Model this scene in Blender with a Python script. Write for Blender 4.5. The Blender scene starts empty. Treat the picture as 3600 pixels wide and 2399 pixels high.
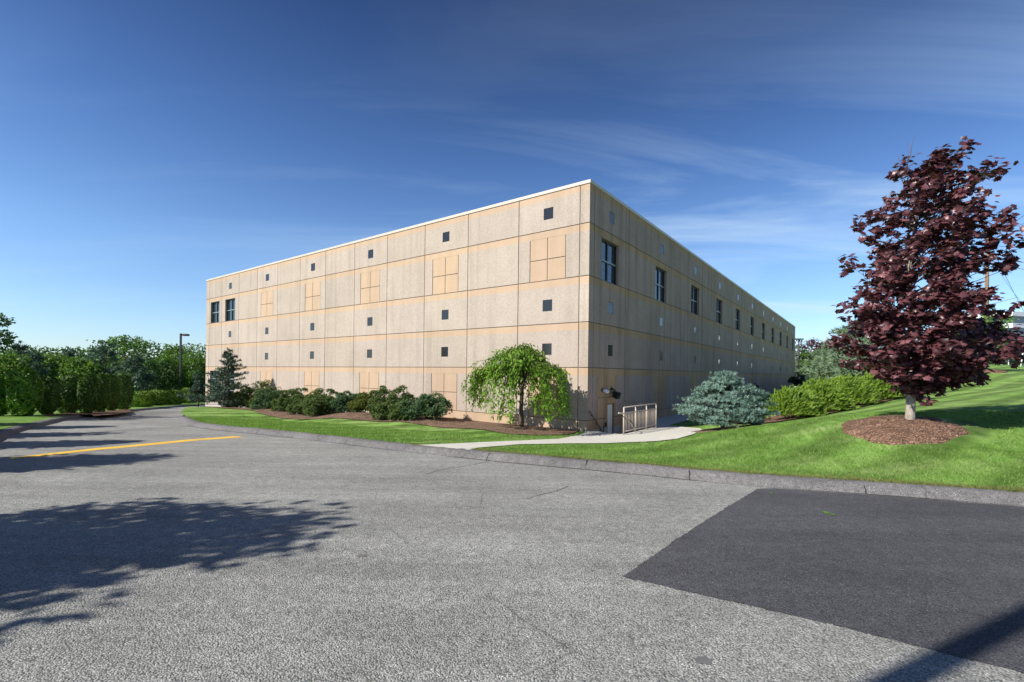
import bpy, math, random
import numpy as np
from mathutils import Vector
from mathutils.geometry import delaunay_2d_cdt
rng = np.random.default_rng(7)
random.seed(7)
sc = bpy.context.scene
COL = sc.collection
R = math.radians

# ------------------------------------------------------------------ camera
EYE = 1.7
F = 1668.0                      # focal length in photo pixels (3600 wide)
PX, PY = 1800.0, 1314.4         # principal point (shifted lens)
ROLL = 0.0121
cam_d = bpy.data.cameras.new('camera')
cam_d.sensor_width = 36.0
cam_d.lens = F / 3600 * 36.0
cam_d.shift_y = (PY - 1199.5) / 3600
cam_d.clip_start, cam_d.clip_end = 0.1, 3000
cam = bpy.data.objects.new('camera', cam_d)
COL.objects.link(cam)
cam.location = (0, 0, EYE)
cam.rotation_euler = (R(90), -ROLL, 0)
sc.camera = cam

# ------------------------------------------------------------------ sky, sun, exposure
SUN_TRAVEL, SUN_EL = 63.0, 38.0          # the way the light travels, clockwise from +Y
world = bpy.data.worlds.new('World')
sc.world = world
world.use_nodes = True
wn, wl = world.node_tree.nodes, world.node_tree.links
wn.clear()
w_out = wn.new('ShaderNodeOutputWorld')
w_bg = wn.new('ShaderNodeBackground')
sky = wn.new('ShaderNodeTexSky')
sky.sky_type = 'NISHITA'
sky.sun_disc = False
sky.sun_elevation = R(SUN_EL)
sky.sun_rotation = R(SUN_TRAVEL + 180)
sky.altitude = 0
sky.air_density = 1.0
sky.dust_density = 0.25
sky.ozone_density = 3.0
tc = wn.new('ShaderNodeTexCoord')
sep = wn.new('ShaderNodeSeparateXYZ')
wl.new(tc.outputs['Generated'], sep.inputs[0])
hue = wn.new('ShaderNodeHueSaturation')
hue.inputs['Saturation'].default_value = 1.03
wl.new(sky.outputs[0], hue.inputs['Color'])
# deeper blue towards the zenith, pale near the horizon
ramp = wn.new('ShaderNodeValToRGB')
el = ramp.color_ramp.elements
el[0].position, el[0].color = 0.0, (0.95, 1.12, 1.42, 1)
el[1].position, el[1].color = 0.66, (0.25, 0.33, 0.53, 1)
for p_, c_ in ((0.10, (1.02, 1.16, 1.36, 1)), (0.22, (0.98, 1.13, 1.34, 1)), (0.40, (0.62, 0.79, 1.06, 1))):
    e_ = el.new(p_); e_.color = c_
wl.new(sep.outputs['Z'], ramp.inputs[0])
mul = wn.new('ShaderNodeMix'); mul.data_type = 'RGBA'; mul.blend_type = 'MULTIPLY'
mul.inputs[0].default_value = 1.0
wl.new(hue.outputs[0], mul.inputs[6]); wl.new(ramp.outputs[0], mul.inputs[7])
# thin cirrus: noise on a flat cloud deck (direction / height), drawn out into streaks
zadd = wn.new('ShaderNodeMath'); zadd.operation = 'ADD'; zadd.inputs[1].default_value = 0.12
wl.new(sep.outputs['Z'], zadd.inputs[0])
divx = wn.new('ShaderNodeMath'); divx.operation = 'DIVIDE'
divy = wn.new('ShaderNodeMath'); divy.operation = 'DIVIDE'
wl.new(sep.outputs['X'], divx.inputs[0]); wl.new(zadd.outputs[0], divx.inputs[1])
wl.new(sep.outputs['Y'], divy.inputs[0]); wl.new(zadd.outputs[0], divy.inputs[1])
comb = wn.new('ShaderNodeCombineXYZ')
wl.new(divx.outputs[0], comb.inputs[0]); wl.new(divy.outputs[0], comb.inputs[1])
mp = wn.new('ShaderNodeMapping')
mp.inputs['Rotation'].default_value = (0, 0, R(-24))
mp.inputs['Scale'].default_value = (0.30, 1.35, 1)
mp.inputs['Location'].default_value = (1.7, 0.9, 0)
wl.new(comb.outputs[0], mp.inputs['Vector'])
cn = wn.new('ShaderNodeTexNoise')
cn.inputs['Scale'].default_value = 1.15
cn.inputs['Detail'].default_value = 9
cn.inputs['Roughness'].default_value = 0.58
cn.inputs['Distortion'].default_value = 0.9
wl.new(mp.outputs[0], cn.inputs['Vector'])
cr = wn.new('ShaderNodeValToRGB')
cr.color_ramp.elements[0].position, cr.color_ramp.elements[0].color = 0.45, (0, 0, 0, 1)
cr.color_ramp.elements[1].position, cr.color_ramp.elements[1].color = 0.95, (1, 1, 1, 1)
wl.new(cn.outputs['Fac'], cr.inputs[0])
side = wn.new('ShaderNodeMapRange')          # the cirrus thickens towards the right
side.inputs['From Min'].default_value = -0.55; side.inputs['From Max'].default_value = 0.35
side.inputs['To Min'].default_value = 0.16; side.inputs['To Max'].default_value = 1.0
wl.new(sep.outputs['X'], side.inputs['Value'])
high = wn.new('ShaderNodeMapRange')          # and thins out overhead
high.inputs['From Min'].default_value = 0.30; high.inputs['From Max'].default_value = 0.52
high.inputs['To Min'].default_value = 1.0; high.inputs['To Max'].default_value = 0.16
wl.new(sep.outputs['Z'], high.inputs['Value'])
cm0 = wn.new('ShaderNodeMath'); cm0.operation = 'MULTIPLY'
wl.new(high.outputs[0], cm0.inputs[0]); wl.new(side.outputs[0], cm0.inputs[1])
cm = wn.new('ShaderNodeMath'); cm.operation = 'MULTIPLY'
wl.new(cr.outputs[0], cm.inputs[0]); wl.new(cm0.outputs[0], cm.inputs[1])
mix = wn.new('ShaderNodeMix'); mix.data_type = 'RGBA'
wl.new(cm.outputs[0], mix.inputs[0])
wl.new(mul.outputs[2], mix.inputs[6])
mix.inputs[7].default_value = (5.6, 7.2, 8.8, 1)
wl.new(mix.outputs[2], w_bg.inputs['Color'])
w_bg.inputs['Strength'].default_value = 0.082
wl.new(w_bg.outputs[0], w_out.inputs['Surface'])

sun_d = bpy.data.lights.new('sun', 'SUN')
sun_d.energy = 5.0
sun_d.angle = R(0.55)
sun_d.color = (1.0, 0.94, 0.84)
sun = bpy.data.objects.new('sun', sun_d)
COL.objects.link(sun)
_d = Vector((math.sin(R(SUN_TRAVEL)) * math.cos(R(SUN_EL)), math.cos(R(SUN_TRAVEL)) * math.cos(R(SUN_EL)), -math.sin(R(SUN_EL))))
sun.rotation_euler = _d.to_track_quat('-Z', 'Y').to_euler()
sun.location = (-30, -20, 40)

sc.view_settings.view_transform = 'Standard'
sc.view_settings.look = 'None'
sc.view_settings.exposure = 0.6
sc.view_settings.gamma = 1.0
sc.view_settings.use_curve_mapping = False
sc.render.film_transparent = False
sc.cycles.max_bounces = 6
sc.cycles.transparent_max_bounces = 6

# ------------------------------------------------------------------ helpers
def tag(o, label=None, cat=None, group=None, kind=None):
    if label: o['label'] = label
    if cat: o['category'] = cat
    if group: o['group'] = group
    if kind: o['kind'] = kind
    return o

def thing(name, loc, label, cat, group=None, rz=0.0):
    o = bpy.data.objects.new(name, None)
    o.empty_display_size = 0.3
    COL.objects.link(o)
    o.location = loc
    o.rotation_euler = (0, 0, rz)
    return tag(o, label, cat, group)

def mesh_obj(name, me, mats, parent=None, loc=None, rz=0.0):
    o = bpy.data.objects.new(name, me)
    COL.objects.link(o)
    for m in (mats if isinstance(mats, (list, tuple)) else [mats]):
        me.materials.append(m)
    if parent is not None: o.parent = parent
    if loc is not None: o.location = loc
    o.rotation_euler = (0, 0, rz)
    return o

def np_mesh(name, V, faces, midx=None, smooth=False):
    """faces: (M,k) array"""
    me = bpy.data.meshes.new(name)
    V = np.asarray(V, dtype=np.float32); faces = np.asarray(faces, dtype=np.int32)
    M, k = faces.shape
    me.vertices.add(len(V)); me.vertices.foreach_set('co', V.ravel())
    me.loops.add(M * k); me.loops.foreach_set('vertex_index', faces.ravel())
    me.polygons.add(M)
    me.polygons.foreach_set('loop_start', np.arange(0, M * k, k, dtype=np.int32))
    if midx is not None: me.polygons.foreach_set('material_index', np.asarray(midx, dtype=np.int32))
    if smooth: me.polygons.foreach_set('use_smooth', np.ones(M, dtype=bool))
    me.update(calc_edges=True); me.validate()
    return me

class MB:
    """collects boxes, quads and tubes into one mesh"""
    def __init__(s): s.v = []; s.f = []; s.m = []; s.sm = []
    def quad(s, pts, m=0):
        b = len(s.v); s.v += [tuple(p) for p in pts]; s.f.append(tuple(range(b, b + len(pts)))); s.m.append(m); s.sm.append(False)
    def box(s, lo, hi, m=0, bev=0.0):
        x0, y0, z0 = lo; x1, y1, z1 = hi
        if bev <= 0:
            b = len(s.v)
            s.v += [(x0,y0,z0),(x1,y0,z0),(x1,y1,z0),(x0,y1,z0),(x0,y0,z1),(x1,y0,z1),(x1,y1,z1),(x0,y1,z1)]
            for f in ((0,3,2,1),(4,5,6,7),(0,1,5,4),(1,2,6,5),(2,3,7,6),(3,0,4,7)):
                s.f.append(tuple(b + i for i in f)); s.m.append(m); s.sm.append(False)
        else:
            b = len(s.v); B = bev
            for z, i in ((z0, B), (z0 + B, 0), (z1 - B, 0), (z1, B)):
                s.v += [(x0+i,y0+i,z),(x1-i,y0+i,z),(x1-i,y1-i,z),(x0+i,y1-i,z)]
            s.f.append((b+3,b+2,b+1,b)); s.f.append((b+12,b+13,b+14,b+15)); s.m += [m, m]; s.sm += [False, False]
            for r in range(3):
                for k in range(4):
                    a = b + r*4 + k; c = b + r*4 + (k+1) % 4
                    s.f.append((a, c, c+4, a+4)); s.m.append(m); s.sm.append(False)
    def tube(s, pts, rad, n=8, m=0, cap=True, smooth=True):
        pts = [Vector(p) for p in pts]
        rad = rad if isinstance(rad, (list, tuple, np.ndarray)) else [rad] * len(pts)
        b = len(s.v); prev = None
        for i, p in enumerate(pts):
            t = (pts[min(i+1, len(pts)-1)] - pts[max(i-1, 0)])
            t = t.normalized() if t.length > 1e-9 else Vector((0,0,1))
            if prev is None:
                prev = t.orthogonal().normalized()
            u = (prev - t * prev.dot(t))
            u = u.normalized() if u.length > 1e-6 else t.orthogonal().normalized()
            prev = u; w = t.cross(u)
            for k in range(n):
                a = 2 * math.pi * k / n
                s.v.append(tuple(p + (u * math.cos(a) + w * math.sin(a)) * rad[i]))
        for i in range(len(pts) - 1):
            for k in range(n):
                a = b + i*n + k; c = b + i*n + (k+1) % n
                s.f.append((a, c, c+n, a+n)); s.m.append(m); s.sm.append(smooth)
        if cap:
            s.f.append(tuple(b + k for k in reversed(range(n)))); s.m.append(m); s.sm.append(False)
            e = b + (len(pts)-1)*n
            s.f.append(tuple(e + k for k in range(n))); s.m.append(m); s.sm.append(False)
    def build(s, name, mats, parent=None, loc=None, rz=0.0):
        me = bpy.data.meshes.new(name)
        me.from_pydata(s.v, [], s.f)
        me.polygons.foreach_set('material_index', s.m)
        me.polygons.foreach_set('use_smooth', s.sm)
        me.update()
        return mesh_obj(name, me, mats, parent, loc, rz)

# ------------------------------------------------------------------ materials
class N:
    """small node-tree writer"""
    def __init__(s, name):
        s.mat = bpy.data.materials.new(name); s.mat.use_nodes = True
        s.t = s.mat.node_tree; s.t.nodes.clear()
        s.out = s.t.nodes.new('ShaderNodeOutputMaterial')
    def n(s, typ, **kw):
        nd = s.t.nodes.new('ShaderNode' + typ)
        for k, v in kw.items():
            if k.startswith('i_'): nd.inputs[k[2:].replace('_', ' ')].default_value = v
            else: setattr(nd, k, v)
        return nd
    def l(s, a, b): s.t.links.new(a, b)
    def coord(s, which='Object', scale=None, rot=None):
        c = s.n('TexCoord'); o = c.outputs[which]
        if scale is None and rot is None: return o
        m = s.n('Mapping')
        if scale is not None: m.inputs['Scale'].default_value = scale
        if rot is not None: m.inputs['Rotation'].default_value = rot
        s.l(o, m.inputs[0]); return m.outputs[0]
    def noise(s, vec, scale, detail=4, rough=0.55, dist=0.0):
        t = s.n('TexNoise'); t.inputs['Scale'].default_value = scale; t.inputs['Detail'].default_value = detail
        t.inputs['Roughness'].default_value = rough; t.inputs['Distortion'].default_value = dist
        s.l(vec, t.inputs['Vector']); return t.outputs['Fac']
    def voro(s, vec, scale, feature='F1'):
        t = s.n('TexVoronoi'); t.feature = feature; t.inputs['Scale'].default_value = scale
        s.l(vec, t.inputs['Vector']); return t
    def ramp(s, fac, stops):
        r = s.n('ValToRGB'); e = r.color_ramp.elements
        def col(c): return (c, c, c, 1) if not isinstance(c, tuple) else (*c, 1)
        e[0].position, e[0].color = stops[0][0], col(stops[0][1])
        e[1].position, e[1].color = stops[-1][0], col(stops[-1][1])
        for p, c in stops[1:-1]:
            q = e.new(p); q.color = col(c)
        s.l(fac, r.inputs[0]); return r.outputs[0]
    def mix(s, fac, a, b, mode='MIX'):
        m = s.n('Mix', data_type='RGBA', blend_type=mode)
        for v, i in ((fac, 0), (a, 6), (b, 7)):
            if isinstance(v, (int, float)): m.inputs[i].default_value = v if i == 0 else (v, v, v, 1)
            elif isinstance(v, tuple): m.inputs[i].default_value = (*v, 1) if len(v) == 3 else v
            else: s.l(v, m.inputs[i])
        return m.outputs[2]
    def math(s, op, a, b=0.0):
        m = s.n('Math', operation=op)
        for v, i in ((a, 0), (b, 1)):
            if isinstance(v, (int, float)): m.inputs[i].default_value = v
            else: s.l(v, m.inputs[i])
        return m.outputs[0]
    def bsdf(s, color, rough=0.8, spec=0.3, metal=0.0, bump=None, bump_str=0.3, bump_dist=0.02):
        p = s.n('BsdfPrincipled')
        if isinstance(color, tuple): p.inputs['Base Color'].default_value = (*color, 1)
        else: s.l(color, p.inputs['Base Color'])
        if isinstance(rough, (int, float)): p.inputs['Roughness'].default_value = rough
        else: s.l(rough, p.inputs['Roughness'])
        p.inputs['Specular IOR Level'].default_value = spec
        p.inputs['Metallic'].default_value = metal
        if bump is not None:
            b = s.n('Bump'); b.inputs['Strength'].default_value = bump_str; b.inputs['Distance'].default_value = bump_dist
            s.l(bump, b.inputs['Height']); s.l(b.outputs[0], p.inputs['Normal'])
        return p
    def done(s, shader):
        s.l(shader.outputs[0], s.out.inputs['Surface']); return s.mat

def mat_simple(name, color, rough=0.6, spec=0.4, metal=0.0, var=0.12, scale=9.0):
    m = N(name); c = m.coord()
    nz = m.noise(c, scale, 5)
    k = m.ramp(nz, [(0.3, 1 - var), (0.7, 1 + var)])
    col = m.mix(1.0, color, k, 'MULTIPLY')
    return m.done(m.bsdf(col, rough, spec, metal))

def mat_leaf(name, dark, light, alt=None, trans=0.28, rough=0.55, spec=0.25, tscale=1.0):
    """foliage: every leaf its own tone, clumps of slightly different hue"""
    m = N(name)
    g = m.n('NewGeometry')
    rnd = g.outputs['Random Per Island']
    nz = m.noise(m.coord('Object'), 1.3 * tscale, 3)
    f = m.math('ADD', m.math('MULTIPLY', rnd, 0.6), m.math('MULTIPLY', nz, 0.5))
    stops = [(0.15, dark), (0.85, light)]
    if alt is not None: stops = [(0.12, dark), (0.7, light), (0.95, alt)]
    col = m.ramp(f, stops)
    p = m.bsdf(col, rough, spec)
    tr = m.n('BsdfTranslucent')
    tcol = m.mix(1.0, col, (1.15, 1.25, 0.6), 'MULTIPLY') if alt is None or True else col
    m.l(tcol, tr.inputs['Color'])
    mx = m.n('MixShader'); mx.inputs[0].default_value = trans
    m.l(p.outputs[0], mx.inputs[1]); m.l(tr.outputs[0], mx.inputs[2])
    return m.done(mx)

def mat_bark(name, a, b, scale=14):
    m = N(name)
    c = m.coord('Object', (1, 1, 0.35))
    n1 = m.noise(c, scale, 6, 0.65)
    col = m.ramp(n1, [(0.3, a), (0.7, b)])
    return m.done(m.bsdf(col, 0.9, 0.15, bump=n1, bump_str=0.6, bump_dist=0.02))

def mat_asphalt(name, dark, light, stone, patchy=0.10):
    m = N(name); c = m.coord('Object')
    v = m.voro(c, 84)                                   # aggregate stones
    stone_tone = m.n('SeparateColor'); m.l(v.outputs['Color'], stone_tone.inputs[0])
    base = m.ramp(stone_tone.outputs[0], [(0.0, dark), (0.75, light), (0.985, light), (1.0, stone)])
    gap = m.ramp(v.outputs['Distance'], [(0.35, 1.0), (0.75, 0.45)])
    col = m.mix(1.0, base, gap, 'MULTIPLY')
    fine = m.ramp(m.noise(c, 240, 3), [(0.3, 0.75), (0.7, 1.25)])
    col = m.mix(1.0, col, fine, 'MULTIPLY')
    mid = m.ramp(m.noise(c, 9.0, 7, 0.7), [(0.35, 1 - patchy), (0.65, 1 + patchy)])
    col = m.mix(1.0, col, mid, 'MULTIPLY')
    big = m.ramp(m.noise(c, 0.35, 6, 0.65), [(0.30, 0.78), (0.70, 1.16)])
    trk = m.noise(m.coord('Object', (0.14, 1.5, 1), (0, 0, R(32))), 1.0, 4, 0.6)      # tyre-worn lanes
    col = m.mix(1.0, col, m.ramp(trk, [(0.36, 0.86), (0.60, 1.06)]), 'MULTIPLY')
    col = m.mix(1.0, col, big, 'MULTIPLY')
    # hairline cracks
    vc = m.n('TexVoronoi'); vc.feature = 'DISTANCE_TO_EDGE'; vc.inputs['Scale'].default_value = 0.27
    dis = m.n('Mix', data_type='RGBA'); dis.inputs[0].default_value = 0.09
    nt = m.n('TexNoise'); nt.inputs['Scale'].default_value = 2.2; nt.inputs['Detail'].default_value = 7
    m.l(c, nt.inputs['Vector']); m.l(c, dis.inputs[6]); m.l(nt.outputs['Color'], dis.inputs[7])
    m.l(dis.outputs[2], vc.inputs['Vector'])
    ck = m.ramp(vc.outputs['Distance'], [(0.0, 0.62), (0.0028, 1.0)])
    wear = m.ramp(m.noise(c, 0.5, 2), [(0.5, 0.0), (0.58, 1.0)])
    ckm = m.mix(wear, (1.0, 1.0, 1.0), ck)
    col = m.mix(1.0, col, ckm, 'MULTIPLY')
    hgt = m.math('SUBTRACT', m.math('MULTIPLY', m.noise(c, 80, 4), 0.7), m.math('MULTIPLY', v.outputs['Distance'], 0.8))
    return m.done(m.bsdf(col, 0.82, 0.25, bump=hgt, bump_str=0.85, bump_dist=0.012))

def mat_precast(name, a, b, speck, stain):
    """precast panel: own tone per panel (colour attribute), exposed aggregate, rain streaks"""
    m = N(name); c = m.coord('Object')
    at = m.n('Attribute'); at.attribute_name = 'tone'
    big = m.noise(c, 0.6, 4)
    col = m.ramp(big, [(0.3, a), (0.7, b)])
    ag = m.voro(c, 42)
    sepc = m.n('SeparateColor'); m.l(ag.outputs['Color'], sepc.inputs[0])
    col = m.mix(1.0, col, m.ramp(sepc.outputs[0], [(0.0, 1 - speck), (0.5, 1.0), (0.95, 1 + speck * .8), (1.0, 1 + speck * 1.6)]), 'MULTIPLY')
    col = m.mix(1.0, col, m.ramp(m.noise(c, 130, 2), [(0.3, 1 - speck * .6), (0.7, 1 + speck * .6)]), 'MULTIPLY')
    bl = m.noise(m.coord('Object', (1, 1, 0.6)), 1.7, 6, 0.65)       # blotchy weathering
    col = m.mix(1.0, col, m.ramp(bl, [(0.32, (0.955, 0.945, 0.93)), (0.68, (1.03, 1.03, 1.035))]), 'MULTIPLY')
    st = m.noise(m.coord('Object', (2.6, 2.6, 0.10)), 1.0, 5, 0.6)
    col = m.mix(1.0, col, m.ramp(st, [(0.34, 1 - stain), (0.52, 1.0)]), 'MULTIPLY')
    col = m.mix(1.0, col, at.outputs['Color'], 'MULTIPLY')
    return m.done(m.bsdf(col, 0.85, 0.25, bump=ag.outputs['Distance'], bump_str=0.25 * min(1, speck * 6), bump_dist=0.01))

def mat_lawn(name, stripes=True):
    m = N(name); c = m.coord('Object')
    n1 = m.noise(c, 38, 6, 0.7); n2 = m.noise(c, 2.4, 5, 0.6); n3 = m.noise(c, 0.5, 3)
    f = m.math('ADD', m.math('MULTIPLY', n1, 0.45), m.math('ADD', m.math('MULTIPLY', n2, 0.35), m.math('MULTIPLY', n3, 0.2)))
    col = m.ramp(f, [(0.30, (0.050, 0.112, 0.016)), (0.49, (0.145, 0.270, 0.050)), (0.66, (0.31, 0.43, 0.14))])
    if stripes:        # mower stripes: sheen of grass leaning opposite ways, put into the colour
        w = m.n('TexWave'); w.wave_type = 'BANDS'; w.bands_direction = 'X'
        w.inputs['Scale'].default_value = 0.20; w.inputs['Distortion'].default_value = 3.5; w.inputs['Detail'].default_value = 3
        w.inputs['Detail Scale'].default_value = 0.7
        m.l(m.coord('Object', None, (0, 0, R(62))), w.inputs['Vector'])
        col = m.mix(1.0, col, m.ramp(w.outputs['Fac'], [(0.25, 0.70), (0.75, 1.30)]), 'MULTIPLY')
        pat = m.noise(m.coord('Object', (0.5, 1.4, 1), (0, 0, R(-35))), 0.9, 6, 0.65)
        col = m.mix(m.ramp(pat, [(0.48, 0.0), (0.72, 0.7)]), col, (0.34, 0.42, 0.17))
        col = m.mix(1.0, col, m.ramp(m.noise(m.coord('Object', (1.2, 0.6, 1), (0, 0, R(30))), 1.4, 5, 0.6), [(0.34, 0.66), (0.52, 1.0)]), 'MULTIPLY')
    return m.done(m.bsdf(col, 0.85, 0.12, bump=n1, bump_str=0.9, bump_dist=0.06))

def mat_mulch(name, a, b):
    m = N(name); c = m.coord('Object')
    v = m.voro(m.coord('Object', (1, 1.9, 1)), 24)
    s = m.n('SeparateColor'); m.l(v.outputs['Color'], s.inputs[0])
    col = m.ramp(s.outputs[0], [(0.0, a), (0.8, b), (0.97, tuple(min(1, x * 1.9) for x in b))])
    col = m.mix(1.0, col, m.ramp(m.noise(c, 3, 4), [(0.3, 0.75), (0.7, 1.2)]), 'MULTIPLY')
    return m.done(m.bsdf(col, 0.95, 0.1, bump=v.outputs['Distance'], bump_str=1.0, bump_dist=0.05))

def mat_glass(name, tint, rough=0.04, ior=1.75):
    m = N(name)
    nz = m.noise(m.coord('Object'), 1.2, 2)
    p = m.bsdf(tint, rough, 0.9, bump=nz, bump_str=0.04, bump_dist=0.05)
    p.inputs['IOR'].default_value = ior
    p.inputs['Specular IOR Level'].default_value = 0.5
    return m.done(p)

M = {}
M['asphalt'] = mat_asphalt('asphalt', (0.205, 0.210, 0.202), (0.43, 0.432, 0.410), (0.76, 0.75, 0.72), 0.18)
M['stain'] = mat_simple('oil_stain', (0.13, 0.13, 0.13), 0.6)
M['patch'] = mat_asphalt('fresh_asphalt', (0.070, 0.071, 0.079), (0.122, 0.123, 0.136), (0.27, 0.27, 0.29), 0.16)
M['kerb'] = mat_asphalt('kerb_asphalt', (0.155, 0.148, 0.152), (0.235, 0.226, 0.230), (0.5, 0.49, 0.49), 0.22)
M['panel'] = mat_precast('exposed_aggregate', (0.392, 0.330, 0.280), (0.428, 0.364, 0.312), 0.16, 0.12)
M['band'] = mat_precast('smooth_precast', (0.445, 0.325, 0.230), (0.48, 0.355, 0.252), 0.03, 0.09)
M['panel_s'] = mat_precast('weathered_shade_tinted_aggregate', (0.350, 0.262, 0.218), (0.415, 0.315, 0.265), 0.17, 0.28)  # shaded-face copy: heavier rain streaks, shade tone put into a darker, redder base
M['band_s'] = mat_precast('weathered_shade_tinted_precast', (0.40, 0.262, 0.150), (0.47, 0.315, 0.19), 0.04, 0.30)  # bands of the shaded face: streaked, with the shade tone in their colour
M['joint'] = mat_simple('joint_sealant', (0.22, 0.175, 0.14), 0.9, 0.1)
M['coping'] = mat_simple('painted_metal_coping', (0.52, 0.47, 0.40), 0.45, 0.4)
M['roofing'] = mat_simple('roof_membrane', (0.35, 0.34, 0.33), 0.9)
M['dark_frame'] = mat_simple('dark_metal_frame', (0.012, 0.018, 0.02), 0.35, 0.5)
M['light_frame'] = mat_simple('light_bar', (0.22, 0.26, 0.28), 0.35, 0.5)
M['glass'] = mat_glass('window_glass', (0.02, 0.035, 0.045))
M['tile'] = mat_glass('polished_stone', (0.022, 0.024, 0.028), 0.08, 1.5)
M['concrete'] = mat_simple('concrete', (0.50, 0.485, 0.44), 0.9, 0.2, 0, 0.10, 5)
M['concrete_d'] = mat_simple('footing_concrete', (0.40, 0.37, 0.33), 0.9, 0.2, 0, 0.14, 4)
M['yellow'] = mat_asphalt('yellow_road_paint', (0.62, 0.36, 0.03), (0.80, 0.50, 0.045), (0.85, 0.6, 0.1), 0.08)
def mat_worn_paint():
    m = N('worn_yellow_paint'); c = m.coord('Object')
    w = m.math('ADD', m.math('MULTIPLY', m.noise(c, 9, 6, 0.7), 0.6), m.math('MULTIPLY', m.noise(c, 70, 3), 0.4))
    grain = m.ramp(m.noise(c, 90, 4), [(0.3, 0.8), (0.7, 1.15)])
    paint = m.mix(1.0, m.ramp(m.noise(c, 2.0, 4), [(0.3, (0.60, 0.36, 0.035)), (0.7, (0.80, 0.50, 0.05))]), grain, 'MULTIPLY')
    return m.done(m.bsdf(m.mix(m.ramp(w, [(0.56, 0.0), (0.64, 0.85)]), paint, (0.26, 0.24, 0.19)), 0.8, 0.25))
M['yellow'] = mat_worn_paint()
M['lawn'] = mat_lawn('lawn', True)
M['lawn_plain'] = mat_lawn('lawn_plain', False)
M['soil'] = mat_mulch('woodland_floor', (0.018, 0.022, 0.010), (0.045, 0.050, 0.022))
M['mulch'] = mat_mulch('bark_mulch', (0.100, 0.066, 0.048), (0.27, 0.180, 0.128))
M['mulch_red'] = mat_mulch('red_bark_mulch', (0.115, 0.068, 0.048), (0.27, 0.165, 0.115))
M['rail'] = mat_simple('beige_railing_paint', (0.47, 0.40, 0.33), 0.5, 0.4, 0, 0.05)
M['rail_dark'] = mat_simple('brown_pipe', (0.10, 0.075, 0.055), 0.5)
M['door'] = mat_simple('beige_door_paint', (0.80, 0.78, 0.72), 0.5, 0.4, 0, 0.05, 3)
M['black'] = mat_simple('black_enamel', (0.012, 0.012, 0.013), 0.4, 0.5)
M['white'] = mat_simple('white_lamp_lens', (0.72, 0.76, 0.85), 0.35, 0.5)
M['pipe_yellow'] = mat_simple('cream_pipe_paint', (0.62, 0.55, 0.34), 0.5)
M['lamp_metal'] = mat_simple('bronze_lamp_post', (0.035, 0.032, 0.034), 0.5)
M['wood_pole'] = mat_bark('weathered_pole', (0.16, 0.10, 0.065), (0.28, 0.19, 0.13))
M['wire'] = mat_simple('wire', (0.03, 0.03, 0.035), 0.5)
M['sign_white'] = mat_simple('white_sign', (0.78, 0.78, 0.80), 0.4)
M['bark_grey'] = mat_bark('pale_bark', (0.18, 0.15, 0.12), (0.46, 0.42, 0.37))
M['twig'] = mat_bark('maple_twig', (0.07, 0.055, 0.045), (0.16, 0.13, 0.105))
M['bark_brown'] = mat_bark('brown_bark', (0.055, 0.042, 0.030), (0.13, 0.10, 0.075))
M['maple'] = mat_leaf('purple_maple_leaves', (0.028, 0.009, 0.012), (0.115, 0.040, 0.050), (0.25, 0.105, 0.110), 0.16, 0.38, 0.5)
M['weeping'] = mat_leaf('weeping_leaves', (0.055, 0.125, 0.010), (0.17, 0.31, 0.028), (0.26, 0.41, 0.06), 0.38)
M['blue_spruce'] = mat_leaf('blue_spruce_needles', (0.032, 0.075, 0.062), (0.165, 0.265, 0.225), (0.36, 0.48, 0.41), 0.12)
M['dark_spruce'] = mat_leaf('dark_spruce_needles', (0.018, 0.042, 0.028), (0.065, 0.120, 0.080), None, 0.1)
M['mugo'] = mat_leaf('mugo_needles', (0.024, 0.052, 0.014), (0.135, 0.200, 0.055), (0.25, 0.31, 0.095), 0.16)
M['mugo_blue'] = mat_leaf('bluish_juniper_needles', (0.022, 0.055, 0.022), (0.11, 0.195, 0.085), (0.20, 0.30, 0.14), 0.16)
M['mugo_gold'] = mat_leaf('golden_juniper_needles', (0.035, 0.060, 0.010), (0.14, 0.17, 0.025), (0.25, 0.26, 0.05), 0.15)
M['juniper'] = mat_leaf('bright_juniper_sprays', (0.022, 0.055, 0.006), (0.15, 0.26, 0.022), (0.32, 0.43, 0.05), 0.2)
M['arbor'] = mat_leaf('arborvitae_scales', (0.018, 0.050, 0.010), (0.085, 0.165, 0.026), (0.17, 0.27, 0.05), 0.15)
M['lowhedge'] = mat_leaf('yellow_green_hedge_leaves', (0.055, 0.11, 0.012), (0.17, 0.27, 0.035), (0.30, 0.40, 0.07), 0.25)
M['bright_bush'] = mat_leaf('fresh_green_leaves', (0.035, 0.090, 0.012), (0.13, 0.26, 0.036), (0.22, 0.37, 0.06), 0.3)
M['wood_green'] = mat_leaf('woodland_leaves', (0.034, 0.085, 0.014), (0.135, 0.245, 0.045), (0.22, 0.34, 0.07), 0.32, tscale=0.4)
M['wood_dark'] = mat_leaf('dark_woodland_leaves', (0.026, 0.060, 0.018), (0.095, 0.170, 0.048), None, 0.28, tscale=0.4)
M['pine'] = mat_leaf('pine_needles', (0.034, 0.075, 0.052), (0.125, 0.20, 0.135), None, 0.14, tscale=0.5)
M['pine_pale'] = mat_leaf('pale_pine_needles', (0.060, 0.11, 0.065), (0.19, 0.28, 0.17), (0.28, 0.37, 0.23), 0.12)
M['redleaf'] = mat_leaf('red_leaves', (0.040, 0.012, 0.016), (0.13, 0.040, 0.045), None, 0.25)
M['grass_blade'] = mat_leaf('grass_blades', (0.055, 0.125, 0.018), (0.19, 0.33, 0.065), (0.38, 0.48, 0.20), 0.3, 0.6, 0.15)
M['grass_dry'] = mat_leaf('dry_grass_blades', (0.10, 0.10, 0.035), (0.28, 0.24, 0.10), None, 0.25)

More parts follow.
